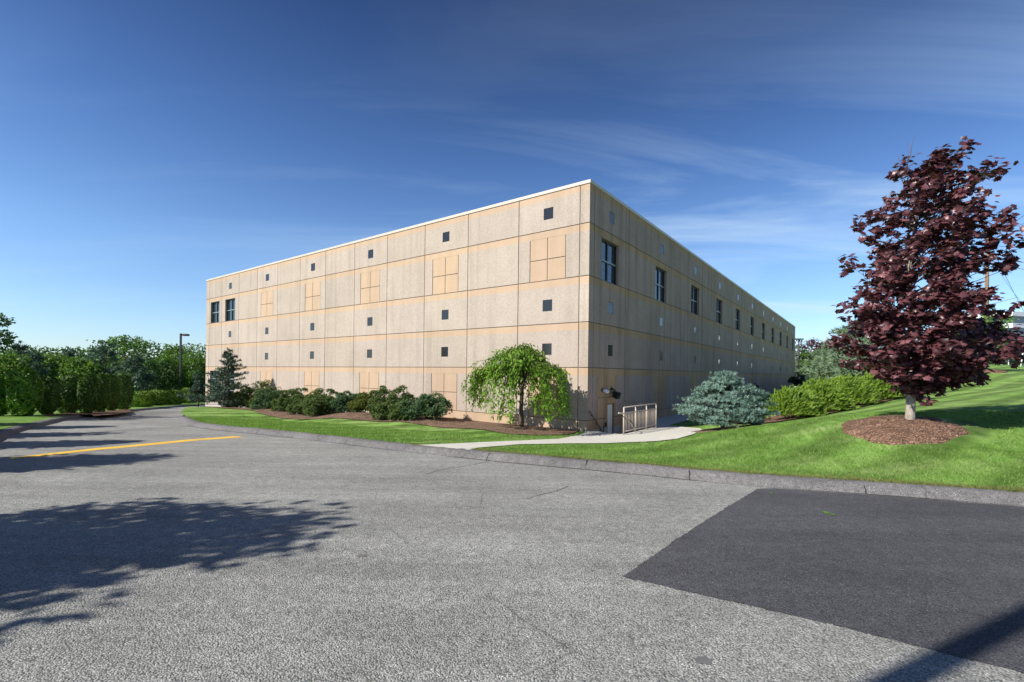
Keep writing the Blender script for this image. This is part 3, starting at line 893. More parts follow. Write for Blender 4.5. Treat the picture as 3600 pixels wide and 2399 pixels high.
mb.build('coping', M['coping'], bld)

# ---- windows: frame part with panes and a pale transom bar as sub-parts.  local x along the wall, local y into the building
def window_proto(w, h, two_bars=False, trans=0.5):
    f = MB(); t = 0.07; d = 0.10
    f.box((-w/2, 0, 0), (-w/2 + t, d, h)); f.box((w/2 - t, 0, 0), (w/2, d, h))
    f.box((-w/2 + t, 0, 0), (w/2 - t, d, t)); f.box((-w/2 + t, 0, h - t), (w/2 - t, d, h))
    f.box((-0.055, 0.002, t), (0.055, d, h - t))
    g_ = MB()
    g_.box((-w/2 + t, 0.055, t), (w/2 - t, 0.065, h - t))
    bars = []
    for q in ((trans,) if not two_bars else (0.25, 0.6)):
        b_ = MB(); z = h * (1 - q)
        b_.box((-(w/2 - t), -0.004, z - 0.032), (w/2 - t, 0.050, z + 0.032)); bars.append(b_)
    def me(mb_, n):
        m_ = bpy.data.meshes.new(n); m_.from_pydata(mb_.v, [], mb_.f); m_.update(); return m_
    return [me(f, 'window'), me(g_, 'pane')] + [me(b_, 'transom_bar') for b_ in bars]
def put_window(protos, u, z, d, origin_d, rz, depth):
    """d: wall direction, origin_d: outward normal"""
    p = BC + d * u - origin_d * depth
    w = bpy.data.objects.new('window', protos[0]); COL.objects.link(w); w.parent = bld
    w.location = Vector((p[0], p[1], z)) - OFF; w.rotation_euler = (0, 0, rz)
    for me, n in [(protos[1], 'pane')] + [(q, 'transom_bar') for q in protos[2:]]:
        o = bpy.data.objects.new(n, me); COL.objects.link(o); o.parent = w
    return w
def dress(protos, bar):
    protos[0].materials.append(M['dark_frame']); protos[1].materials.append(M['glass']); [q.materials.append(M[bar]) for q in protos[2:]]
    return protos
RZR = math.atan2(DR[1], DR[0])                 # local x = DR, local y = DR rotated +90 = inward (DL)
RZL = math.atan2(-DL[1], -DL[0])               # local x = -DL, local y = inward (DR)
pw = dress(window_proto(1.76, W1 - W0), 'light_frame')
for k, c in enumerate(winR): put_window(pw, c, W0, DR, -DL, RZR, 0.13)
pwl = dress(window_proto(1.76, W1 - W0), 'light_frame')
for a, b in winL: put_window(pwl, (a + b) / 2, W0, DL, -DR, RZL, 0.14)
pg = dress(window_proto(1.76, 2.70, True), 'light_frame')
for a, b in winL: put_window(pg, (a + b) / 2, Z(-2.75), DL, -DR, RZL, 0.14)
# ---- polished square insets
tm = MB(); tm.box((-TS/2 + .012, 0, .012), (TS/2 - .012, 0.02, TS - .004), 0, 0.004)
tme = bpy.data.meshes.new('square_inset'); tme.from_pydata(tm.v, [], tm.f); tme.update(); tme.materials.append(M['tile'])
def put_tile(u, z, d, nrm, rz):
    p = BC + d * u - nrm * 0.012
    o = bpy.data.objects.new('square_inset', tme); COL.objects.link(o); o.parent = bld
    o.location = Vector((p[0], p[1], z)) - OFF
    o.rotation_euler = (rng.normal(0, 0.006), 0, rz + rng.normal(0, 0.004))
for c in tilesL:
    for z in TZ: put_tile(c, z, DL, -DR, RZL)
for c in winR:
    for z in TZ: put_tile(c + 0.1, z, DR, -DL, RZR)
# ---- steel door at the foot of the sunken stair
mb = MB(); w, h = 0.78, 2.17
mb.box((0, 0, 0), (0.05, 0.10, h)); mb.box((w - .05, 0, 0), (w, 0.10, h)); mb.box((.05, 0, h - .05), (w - .05, 0.10, h))
def on_wall(u, z, d, nrm, depth): p = BC + d * u - nrm * depth; return Vector((p[0], p[1], z)) - OFF
fr_ = mb.build('door_frame', M['rail_dark'], bld, on_wall(1.90, Z(-3.45), DR, -DL, 0.085), RZR)
mb = MB(); mb.box((.052, 0.03, .01), (w - .052, 0.075, h - .052), 0, 0.004)
dr_ = mb.build('door', M['door'], bld, on_wall(1.90, Z(-3.45), DR, -DL, 0.085), RZR)
mb = MB(); mb.box((.10, 0.022, .85), (.17, 0.05, 1.62)); mb.build('vision_panel', M['glass'], dr_)
mb = MB(); mb.box((.09, .01, .98 - .35), (.16, .03, 1.12 - .35)); mb.tube([(.125, .015, 1.02 - .35), (.125, -.04, 1.02 - .35), (.235, -.04, 1.02 - .35)], .011, 8); mb.build('door_handle', M['rail_dark'], dr_)
mb = MB(); mb.box((0, -.04, 0), (.13, 0, .2), 0, .006); mb.build('intercom_box', M['black'], bld, on_wall(1.62, Z(-2.28), DR, -DL, 0.0), RZR)

# ---- sunken stair: retaining walls, steps
st = thing('stair_well', (*fr(1.7, 0.8), WALK_Z), 'sunken concrete stair well leading down to the beige door at the building corner', 'stair')
so = Vector((*fr(1.7, 0.8), WALK_Z))
PD = Z(-3.47)
def prism(mb, s0, s1, n0, n1, z0, z1, m=0):
    P = [Vector((*fr(s0, n0), 0)), Vector((*fr(s0, n1), 0)), Vector((*fr(s1, n1), 0)), Vector((*fr(s1, n0), 0))]
    P = [p - Vector((so.x, so.y, 0)) for p in P]
    lo = [Vector((p.x, p.y, z0 - so.z)) for p in P]; hi = [Vector((p.x, p.y, z1 - so.z)) for p in P]
    mb.quad(lo[::-1], m); mb.quad(hi, m)
    for i in range(4): mb.quad([lo[i], lo[(i+1) % 4], hi[(i+1) % 4], hi[i]], m)
mb = MB()
top = WALK_Z + 0.035
prism(mb, -.1, 3.5, 1.55, 1.75, PD - .3, top); prism(mb, 3.3, 3.5, 0, 1.55, PD - .3, top)
mb.build('retaining_wall', M['concrete_d'], st)
mb = MB(); prism(mb, -.1, 3.3, 0.0, 1.55, PD - .3, PD); mb.build('landing', M['concrete_d'], st)
mb = MB()
for k in range(6):
    z1 = top - 0.17 * (k + 1) + 0.0
    prism(mb, 0.15 + .27 * k - (0.25 if k == 0 else 0), 0.15 + .27 * (k + 1), 0.005, 1.548, PD, z1)
mb.build('steps', M['concrete'], st)

# ---- guard railing round the well
def wp(s, n, z): return Vector((*fr(s, n), z))
RT = WALK_Z + 0.04
rl = thing('guard_railing', wp(1.6, 1.62, RT), 'beige steel guard railing with upright balusters around the sunken stair', 'railing')
ro = rl.location.copy()
s0, s1, nn = -0.15, 3.35, 1.65
tops = [(s0, .02), (1.05, .02), (2.25, .02), (s1, .02)]
lift_g = lambda s: 0.0
mb = MB()
for s in (s0, 1.02, 2.2, s1): 
    pm = MB(); pm.tube([wp(s, nn, RT - .02) - ro, wp(s, nn, RT + 1.06) - ro], .030, 8); pm.build('post', M['rail'], rl)
t = MB(); t.tube([wp(s0, nn, RT + 1.06) - ro, wp(s1, nn, RT + 1.06) - ro, wp(s1, .12, RT + 1.06) - ro], .024, 8); t.build('top_rail', M['rail'], rl)
t = MB(); t.tube([wp(s0 - .45, nn - .02, RT + .86) - ro, wp(s0, nn, RT + .84) - ro, wp(s1, nn, RT + .84) - ro, wp(s1, .12, RT + .84) - ro], .021, 8); t.build('middle_rail', M['rail'], rl)
t = MB(); t.tube([wp(s0, nn, RT + .12) - ro, wp(s1, nn, RT + .12) - ro, wp(s1, .12, RT + .12) - ro], .021, 8); t.build('bottom_rail', M['rail'], rl)
pm = MB(); pm.tube([wp(s1, .12, RT - .02) - ro, wp(s1, .12, RT + 1.06) - ro], .027, 8); pm.build('post', M['rail'], rl)
pm = MB(); pm.tube([wp(s1, .9, RT - .02) - ro, wp(s1, .9, RT + 1.06) - ro], .02, 8); pm.build('post', M['rail'], rl)
for s in np.linspace(s0, s1, 25)[1:-1]:
    if min(abs(s - q) for q in (1.02, 2.2)) < 0.04: continue
    b_ = MB(); b_.tube([wp(s, nn, RT + .125) - ro, wp(s, nn, RT + .835) - ro], .0085, 5); b_.build('baluster', M['rail'], rl)
for n in np.linspace(.12, nn, 12)[1:-1]:
    if abs(n - .9) < .06: continue
    b_ = MB(); b_.tube([wp(s1, n, RT + .125) - ro, wp(s1, n, RT + .835) - ro], .010, 5); b_.build('baluster', M['rail'], rl)
# stair handrail below the guard, sloping down with the steps
hr = MB(); hr.tube([wp(s0 - .45, nn - .02, RT + .88), wp(s0 - .1, nn - .12, RT + .86), wp(0.3, nn - .16, RT + .72), wp(1.75, nn - .16, RT - .2)], .019, 8)
o = hr.build('stair_handrail', M['rail'], None); tag(o, 'beige sloping stair handrail just inside the guard railing', 'handrail', 'handrails of the sunken stair')
hr = MB()
hr.tube([wp(-.02, .09, Z(-1.52)), wp(.08, .09, Z(-1.52)), wp(1.25, .09, Z(-2.46)), wp(1.34, .09, Z(-2.5))], .021, 8)
for s, z in ((.25, -1.66), (1.1, -2.34)): hr.tube([wp(s, .09, Z(z)), wp(s, .0, Z(z) - .03)], .012, 6)
hr.tube([wp(1.34, .09, Z(-2.5)), wp(1.34, .09, Z(-2.2)), wp(1.34, .16, Z(-2.2))], .018, 6)
o = hr.build('stair_handrail', M['rail_dark'], None); tag(o, 'dark brown pipe handrail fixed to the wall beside the stair', 'handrail', 'handrails of the sunken stair')

# ---- wall lamps over the door
def wall_lamp(u, z, white, label):
    p = wp(u, 0.0, z); t = thing('wall_lamp', p, label, 'wall lamp', None, RZR)
    mb = MB(); mb.tube([(0, 0, 0), (0, -.04, 0)], .075, 12); mb.build('mounting_plate', M['black'] if not white else M['lamp_metal'], t)
    if white:
        mb = MB(); mb.tube([(0, -.04, 0), (.03, -.12, -.02), (.10, -.20, -.07), (.14, -.24, -.10)], [.05, .075, .085, .05], 12); mb.build('lamp_head', M['white'], t)
    else:
        mb = MB(); mb.tube([(0, -.04, 0), (0, -.16, -.04), (0, -.2, -.1)], .032, 8); mb.build('arm', M['lamp_metal'], t)
        mb = MB()
        q = [(-.16, -.14, -.10), (.16, -.14, -.10), (.16, -.14, -.36), (-.16, -.14, -.36)]
        r_ = [(-.19, -.40, -.16), (.19, -.40, -.16), (.19, -.34, -.44), (-.19, -.34, -.44)]
        mb.quad(q); mb.quad(r_[::-1])
        for i in range(4): mb.quad([q[i], r_[i], r_[(i+1) % 4], q[(i+1) % 4]])
        mb.build('lamp_head', M['black'], t)
        mb = MB(); mb.quad([(x * .85, y - .012, z * .98 - .005) for x, y, z in r_][::-1]); mb.build('lens', M['glass'], t)
wall_lamp(1.33, Z(-0.66), True, 'small white swivel lamp on the wall above the stair door')
wall_lamp(2.22, Z(-0.62), False, 'black box floodlight on an arm above the stair door')
# ---- second entrance, far along the shaded face
sf = s_of(2652, DR)
def wall_lamp_far(u):
    wall_lamp(u, Z(-0.72), False, 'black floodlight far along the shaded wall above the second railing')
wall_lamp_far(sf)
s2 = s_of(2673, DR)
rl = thing('guard_railing', wp(s2 + 2, 1.0, RT), 'pale two rail guard railing far along the shaded wall', 'railing')
ro = rl.location.copy()
for s in (s2, s2 + 2, s2 + 4.2): pm = MB(); pm.tube([wp(s, 1.3, RT - .05) - ro, wp(s, 1.3, RT + 1.06) - ro], .03, 6); pm.build('post', M['rail'], rl)
for z, nm in ((1.06, 'top_rail'), (.6, 'middle_rail')): pm = MB(); pm.tube([wp(s2, .1, RT + z) - ro, wp(s2, 1.3, RT + z) - ro, wp(s2 + 4.2, 1.3, RT + z) - ro], .026, 6); pm.build(nm, M['rail'], rl)
# ---- cream pipe guard on the sunlit wall above the shrubs
ug = (s_of(957, DL), s_of(985, DL))
zz = Z(at_depth(970, 1357, BC[1] + .599 * ug[0]).z - EYE)
pg_ = thing('pipe_guard', (*fl(ug[0], .6), zz - 1.4), 'cream painted bent pipe guard by the sunlit wall behind the shrubs', 'pipe guard')
go = pg_.location.copy()
mb = MB()
P = lambda s, n, z: Vector((*fl(s, n), z)) - go
mb.tube([P(ug[0], .75, zz - 1.5), P(ug[0], .75, zz - .03), P(ug[0] - .03, .75, zz), P(ug[1] + .03, .75, zz), P(ug[1], .75, zz - .04), P(ug[1], .75, zz - 1.5)], .045, 8)
mb.build('hoop', M['pipe_yellow'], pg_)
mb = MB(); mb.tube([P(ug[1], .75, zz - .08), P(ug[1] - .1, .1, zz - .06), P(ug[1] - .1, .0, zz - .06)], .035, 8); mb.build('wall_stay', M['pipe_yellow'], pg_)

# ------------------------------------------------------------------ foliage makers
def unit(v): return v / np.maximum(np.linalg.norm(v, axis=-1, keepdims=True), 1e-9)
def rdir(n, zmin=-1.0, zmax=1.0):
    z = rng.uniform(zmin, zmax, n); a = rng.uniform(0, 2*np.pi, n); r = np.sqrt(np.maximum(0, 1 - z*z))
    return np.column_stack([r*np.cos(a), r*np.sin(a), z])

T_LEAF = (np.array([(0,0,0),(.45,-.5,.12),(1,0,-.05),(.45,.5,.12)]), np.array([(0,1,2),(0,2,3)]))
T_NARROW = (np.array([(0,0,0),(.35,-.5,.1),(1,0,-.12),(.35,.5,.1)]), np.array([(0,1,2),(0,2,3)]))
_mo = [(0,0),(.12,-.34),(.02,-.62),(.34,-.46),(.46,-.72),(.62,-.36),(.78,-.34),(.72,-.16),(1.0,0),(.72,.16),(.78,.34),(.62,.36),(.46,.72),(.34,.46),(.02,.62),(.12,.34)]
T_MAPLE = (np.array([(.38,0,.07)] + [(x, y, -.16*abs(y) - .10*x*x) for x, y in _mo]), np.array([(0, 1+i, 1+(i+1) % len(_mo)) for i in range(len(_mo))]))
def brush(n, spread, w, seed=1, lo=0.0):
    r = np.random.default_rng(seed); V = []; Fc = []
    for i in range(n):
        a = 2*np.pi*i/n + r.uniform(-.3, .3); s = np.radians(spread) * r.uniform(.35, 1.0)
        d = np.array([np.cos(s), np.sin(s)*np.cos(a), np.sin(s)*np.sin(a)]); t = np.array([0, -np.sin(a), np.cos(a)])
        b0 = np.array([lo * r.uniform(0, 1), 0, 0]); L = r.uniform(.75, 1.0)
        k = len(V); V += [b0 - t*w/2, b0 + t*w/2, b0 + d*L*.7 + t*w*.4, b0 + d*L, b0 + d*L*.7 - t*w*.4]; Fc += [(k, k+1, k+2), (k, k+2, k+4), (k+4, k+2, k+3)]
    return np.array(V), np.array(Fc)
T_TUFT = brush(7, 58, .20, 2, .35)
T_BRUSH = brush(9, 72, .13, 4, .65)
T_PINE = brush(9, 62, .10, 5, .15)
def spray():
    V, Fc = [], []
    def blade(p, d, L, w):
        t = np.array([-d[1], d[0], 0]); k = len(V)
        V.extend([p - t*w/2, p + d*L*.55 + t*w*.8 + np.array([0,0,.03]), p + d*L, p + d*L*.55 - t*w*.8 + np.array([0,0,.03])]); Fc.extend([(k, k+1, k+2), (k, k+2, k+3)])
    blade(np.zeros(3), np.array([1., 0, 0]), 1.0, .07)
    for i in range(5):
        x = .12 + .17*i
        for s in (-1, 1):
            a = s * np.radians(38); blade(np.array([x, 0, 0]), np.array([np.cos(a), np.sin(a), 0]), .36 * (1 - .45*x), .07)
    return np.array(V), np.array(Fc)
T_SPRAY = spray()

def scatter(T, pos, axis, up, L, W=None):
    """copies of a template at pos, its x along axis, z near up; length L, width W"""
    V, Fc = T; n = len(pos)
    a = unit(axis); b = unit(np.cross(up, a)); c = np.cross(a, b)
    L = np.broadcast_to(L, (n,)); W = L if W is None else np.broadcast_to(W, (n,))
    P = pos[:, None, :] + (V[None, :, 0:1] * L[:, None, None]) * a[:, None, :] + (V[None, :, 1:2] * W[:, None, None]) * b[:, None, :] + (V[None, :, 2:3] * W[:, None, None]) * c[:, None, :]
    Fq = Fc[None] + (np.arange(n) * len(V))[:, None, None]
    return P.reshape(-1, 3), Fq.reshape(-1, Fc.shape[1])
def foliage(name, parts, mat, parent):
    V, Fq, o = [], [], 0
    for v, f in parts: V.append(v); Fq.append(f + o); o += len(v)
    return mesh_obj(name, np_mesh(name, np.concatenate(V), np.concatenate(Fq)), mat, parent)
def wiggle(a, b, n, amp):
    a, b = np.array(a, float), np.array(b, float); t = np.linspace(0, 1, n)[:, None]
    w = rng.normal(0, amp, (n, 3)); w[0] = w[-1] = 0
    return a + (b - a) * t + w

def dome_shrub(x, y, z, w, h, label, mat, group, nt=1500, L=.075, clumps=26, T=T_TUFT, lean=0.0, cat='shrub', name='shrub', up=.7, depth=None, squash=.35):
    t = thing(name, (x, y, z), label, cat, group)
    d = w if depth is None else depth
    R3 = np.array([w/2, d/2, h])
    cd = rdir(clumps, -squash * .4, 1.0); cd[:, 2] = np.sign(cd[:, 2]) * np.abs(cd[:, 2]) ** .9
    rad = rng.uniform(.48, .96, clumps)[:, None]
    cc = cd * rad * R3 * np.array([1, 1, .92]) + np.array([0, 0, .16 * h]); cc[:, 0] += lean * cc[:, 2]
    cr = rng.uniform(.12, .25, clumps) * (w + h) / 2
    k = rng.integers(0, clumps, nt)
    dd = unit(rdir(nt) + .55 * unit(cc[k] / R3) + np.array([0, 0, .35]))
    pos = cc[k] + dd * (cr[k] * rng.uniform(.55, 1.0, nt))[:, None] * np.array([1, 1, .85])
    inner = rdir(nt // 4, -.2, 1) * rng.uniform(.2, .7, nt // 4)[:, None] * R3 * .8 + np.array([0, 0, .15*h])
    pos = np.vstack([pos, inner]); ax = np.vstack([unit(dd + np.array([0, 0, up])), rdir(len(inner), 0, 1)])
    pos[:, 2] = np.maximum(pos[:, 2], .03)
    foliage('foliage', [scatter(T, pos, ax, rdir(len(pos)), L * rng.uniform(.75, 1.25, len(pos)))], M[mat], t)
    mb = MB()
    for i in range(5):
        e = cc[rng.integers(0, clumps)] * .8; mb.tube(wiggle((0, 0, -.05), e, 4, .02), np.linspace(.035, .012, 4), 5)
    mb.build('stem', M['bark_brown'], t)
    return t

def column_hedge(x, y, z, w, h, label, mat, group, n=2600, L=.09, depth=None, flat=0.0, cat='hedge', name='hedge_shrub', boxy=2.6, T=T_LEAF):
    t = thing(name, (x, y, z), label, cat, group)
    d = w if depth is None else depth
    dr = rdir(n, -1, 1)
    e = boxy
    k = (np.abs(dr[:, 0])**e + np.abs(dr[:, 1])**e + np.abs(dr[:, 2])**e) ** (-1/e)
    p = dr * k[:, None]
    lump = 1 + .07*np.sin(5*dr[:, 0] + 3*dr[:, 2]*2 + x) + .06*np.sin(7*dr[:, 1] + 5*dr[:, 2] + y) + rng.normal(0, .03, n)
    depthf = np.where(rng.random(n) < .15, rng.uniform(.6, .9, n), 1.0)
    p = p * (lump * depthf)[:, None] * np.array([w/2, d/2, h/2]) + np.array([0, 0, h/2])
    p[:, 2] = np.clip(p[:, 2], .02, None)
    ax = unit(np.cross(dr, rdir(n)) + dr * .25 + np.array([0, 0, .35]))
    foliage('foliage', [scatter(T, p, ax, unit(rdir(n) * .55 + dr), L * rng.uniform(.7, 1.4, n), L * rng.uniform(.5, .9, n))], M[mat], t)
    mb = MB(); mb.tube(wiggle((0, 0, -.05), (0, 0, h * .7), 5, .02), np.linspace(.06, .02, 5), 6); mb.build('stem', M['bark_brown'], t)
    return t

def broad_tree(x, y, z, h, w, label, mat, group, bottom=.15, clumps=38, per=55, L=.3, trunk=.12, airy=1.0, name='tree', bark='bark_brown', top_heavy=.5, cat='tree', shape=None, T=T_LEAF, droop=0.1):
    t = thing(name, (x, y, z), label, cat, group)
    cb = h * bottom; ch = h - cb
    dd = rdir(clumps, -.9, 1.0); rr = rng.uniform(.35, .86, clumps) ** .7
    cc = dd * rr[:, None] * np.array([w/2, w/2, ch/2]); cc[:, 2] += cb + ch/2
    if shape == 'cone':
        f = 1 - .78 * np.clip((cc[:, 2] - cb) / ch, 0, 1); cc[:, :2] *= (f * 1.35)[:, None]
    cr = rng.uniform(.14, .24, clumps) * (w + ch) / 2 * airy
    n = clumps * per; k = np.repeat(np.arange(clumps), per)
    di = rdir(n); pos = cc[k] + di * (cr[k] * rng.uniform(.35, 1.0, n) ** .6)[:, None] * np.array([1, 1, .62])
    ax = unit(di + rdir(n) * .8 - np.array([0, 0, droop]))
    foliage('crown', [scatter(T, pos, ax, unit(di * .8 + rdir(n) * .8 + np.array([0, 0, .5])), L * rng.uniform(.6, 1.3, n), L * rng.uniform(.45, .85, n))], M[mat], t)
    mb = MB(); topz = cb + ch * .75
    P = wiggle((0, 0, -.2), (rng.normal(0, .05*w), rng.normal(0, .05*w), topz), 7, .03 * w * .5)
    mb.tube(P, np.linspace(trunk, trunk * .25, 7), 8)
    for i in range(min(clumps, 16)):
        c = cc[i]; j = 2 + int(min(3, max(0, (c[2] - cb) / ch * 4))); s = P[j]
        if c[2] > s[2] - .1 * h: mb.tube(wiggle(s, c, 5, .02 * w), np.linspace(trunk * .38, trunk * .08, 5), 5, cap=False)
    mb.build('trunk', M[bark], t)
    return t

def pine_tree(x, y, z, h, w, label, mat, group, tiers=13, per=7, tufts=8, L=.32, trunk=.12, bottom=.06, name='conifer', cat='conifer', lift=.25, T=T_PINE, power=.85, bark='bark_brown', jag=.25):
    t = thing(name, (x, y, z), label, cat, group)
    mb = MB(); mb.tube(wiggle((0, 0, -.1), (0, 0, h * .97), 6, .01 * w), np.linspace(trunk, .012, 6), 8)
    pos, ax = [], []
    for i in range(tiers):
        u = (i + .3) / tiers; zz = h * (bottom + (1 - bottom) * u * .96)
        r = w/2 * (1 - u) ** power + .04 * w
        for k in range(max(3, int(per * (1 - .45*u)))):
            a = rng.uniform(0, 2*np.pi); rl = r * rng.uniform(1 - jag*1.6, 1 + jag); zb = zz + rng.normal(0, .35 * h / tiers)
            d = np.array([np.cos(a), np.sin(a), 0]); rise = lift * rl * rng.uniform(.3, 1.4)
            e = d * rl + np.array([0, 0, zb + rise]); s = np.array([0, 0, zb])
            mid = (s + e) / 2 + np.array([0, 0, -.10 * rl])
            mb.tube([s, mid, e], [max(.008, trunk * .22), max(.006, trunk * .14), .004], 4, cap=False)
            m_ = max(2, int(tufts * (.4 + rl / (w/2) * .6))); tt = rng.uniform(.28, 1.0, m_)[:, None]
            q = (1-tt)**2 * s + 2*tt*(1-tt) * mid + tt**2 * e
            sidev = np.array([-d[1], d[0], 0]); off = rng.normal(0, .16, (m_, 1)) * rl * (1.15 - tt)
            q = q + sidev * off + np.array([0, 0, 1]) * rng.normal(.02, .04, (m_, 1)) * h / tiers
            pos.append(q); ax.append(unit(d + sidev * np.sign(off) * .55 + rdir(m_) * .35 + np.array([0, 0, .35])))
    pos.append(np.array([[0, 0, h * .97]] * 3) + rng.normal(0, .01, (3, 3))); ax.append(np.array([[0, 0, 1.], [.3, 0, .9], [-.2, .2, .9]]))
    pos = np.concatenate(pos); ax = np.concatenate(ax)
    foliage('crown', [scatter(T, pos, ax, rdir(len(pos)), L * rng.uniform(.7, 1.2, len(pos)))], M[mat], t)
    mb.build('trunk', M[bark], t)
    return t

# ------------------------------------------------------------------ purple maple on the bank
def make_maple():
    x0, y0 = MAPLE; z0 = lz(x0, y0) + .12
    t = thing('maple_tree', (x0, y0, z0), 'tall purple leaved maple with pale trunk on a mulch ring on the lawn bank', 'tree')
    hs = np.array([.55, .92, 1.25, 1.58, 1.95, 2.4, 2.9, 3.4, 3.9, 4.4, 4.9, 5.4, 5.85, 6.2])
    lf_ = np.array([-.1, -.55, -1.15, -1.5, -1.62, -1.60, -1.45, -1.42, -1.32, -1.18, -1.0, -.65, -.30, .55])
    rt = np.array([.5, 1.25, 1.9, 2.2, 2.25, 2.0, 1.7, 1.85, 1.9, 1.7, 1.45, 1.45, 1.15, .9])
    mb = MB()
    tr = [(0, 0, -.3), (-.01, 0, .0), (.0, 0, .4), (.02, 0, .8), (.0, .03, 1.5), (-.03, 0, 2.4), (-.06, .02, 3.4), (.02, 0, 4.3), (.10, 0, 5.0)]
    mb.tube(tr, [.125, .098, .088, .082, .065, .050, .038, .026, .012], 12)
    tp = np.array(tr); pos, ax, up, LL = [], [], [], []; bm_ = MB()
    def leaves(c, n, r, out):
        d = rdir(n); p = c + d * r * rng.uniform(.3, 1, (n, 1)) * np.array([1, 1, .75])
        a = unit(out * .5 + d * .55 + np.array([.55, 0, -.30]) + rng.normal(0, .25, (n, 3)))
        u = unit(np.array([0.0, -.25, 1.0]) + rng.normal(0, .45, (n, 3)) + d * .3)
        pos.append(p); ax.append(a); up.append(u); LL.append(rng.uniform(.08, .155, n))
    nb = 235
    pr = (rt - lf_); pr = pr / pr.sum(); ii = rng.choice(len(hs), nb, p=pr)
    for i in ii:
        hh = hs[i] + rng.uniform(-.22, .22); hh = min(max(hh, .62), 6.25)
        l, r = np.interp(hh, hs, lf_), np.interp(hh, hs, rt); c = np.array([(l + r)/2, 0, hh]); rad = (r - l)/2
        a = rng.uniform(0, 2*np.pi); q = rng.uniform(.35, 1.0) ** .55 * (1 + .10*np.sin(3*a + 4*hh))
        if 2.85 < hh < 3.35 and np.cos(a) > .2 and q > .42: continue
        if 3.35 < hh < 3.7 and np.cos(a) < -.3 and q > .68: continue
        if 5.2 < hh and .3 < np.cos(a) < .8 and q > .7: continue
        e = c + np.array([np.cos(a) * rad * q, np.sin(a) * min(rad, 1.75) * q, 0])
        hb = max(.85, hh - .25 - .45 * np.linalg.norm(e[:2]) * rng.uniform(.5, 1.1)); hb = min(hb, 4.9)
        s = np.array([np.interp(hb, tp[:, 2], tp[:, 0]), np.interp(hb, tp[:, 2], tp[:, 1]), hb])
        P = wiggle(s, e, 6, .035); P[1:-1, 2] += np.array([.0, .03, .06, .05]) * np.linalg.norm(e - s)
        bm_.tube(P, np.linspace(.016, .003, 6), 5, cap=False)
        out = unit((e - np.array([0, 0, hh - .3]))[None])[0]
        L_ = np.linalg.norm(e - s)
        for _ in range(int(3 + L_ * 2.5)):
            u = rng.uniform(.35, 1.0); k = u * 5; j = int(min(4, k)); b = P[j] + (P[j+1] - P[j]) * (k - j)
            leaves(b + rng.normal(0, .07, 3), int(rng.integers(8, 16)), rng.uniform(.10, .22), out)
    # upper right lobes standing clear of the crown, and bare twigs at the top
    for e, n in (((1.05, 0, 6.25), 5), ((.85, .1, 6.0), 5), ((1.75, 0, 5.85), 5), ((1.45, -.1, 5.7), 5), ((1.9, .1, 5.95), 1), ((-.1, 0, 5.85), 4), ((.2, .1, 5.8), 4), ((2.55, 0, 1.75), 4), ((2.3, -.2, 1.5), 5), ((-1.55, 0, 2.4), 3), ((-1.4, .1, 3.6), 3)):
        s = np.array([.02, 0, max(1.1, e[2] - 1.5)]); P = wiggle(s, e, 6, .04); bm_.tube(P, np.linspace(.013, .003, 6), 5, cap=False)
        for _ in range(n): leaves(np.array(e) + rng.normal(0, .10, 3), 8, .17, np.array([.6, 0, .2]))
    for a, b in (((-.12, 0, 5.0), (-.13, 0, 6.45)), ((-.15, 0, 5.7), (-.32, .05, 6.15)), ((-.2, 0, 5.4), (-.5, 0, 6.0)), ((-.13, 0, 6.0), (.02, 0, 6.55))):
        bm_.tube(wiggle(a, b, 5, .012), np.linspace(.011, .003, 5), 5)
    pos, ax, up, LL = map(np.concatenate, (pos, ax, up, LL))
    foliage('crown', [scatter(T_MAPLE, pos, ax, up, LL, LL * .95)], M['maple'], t)
    mb.build('trunk', M['bark_grey'], t)
    bm_.build('branches', M['twig'], t)
make_maple()

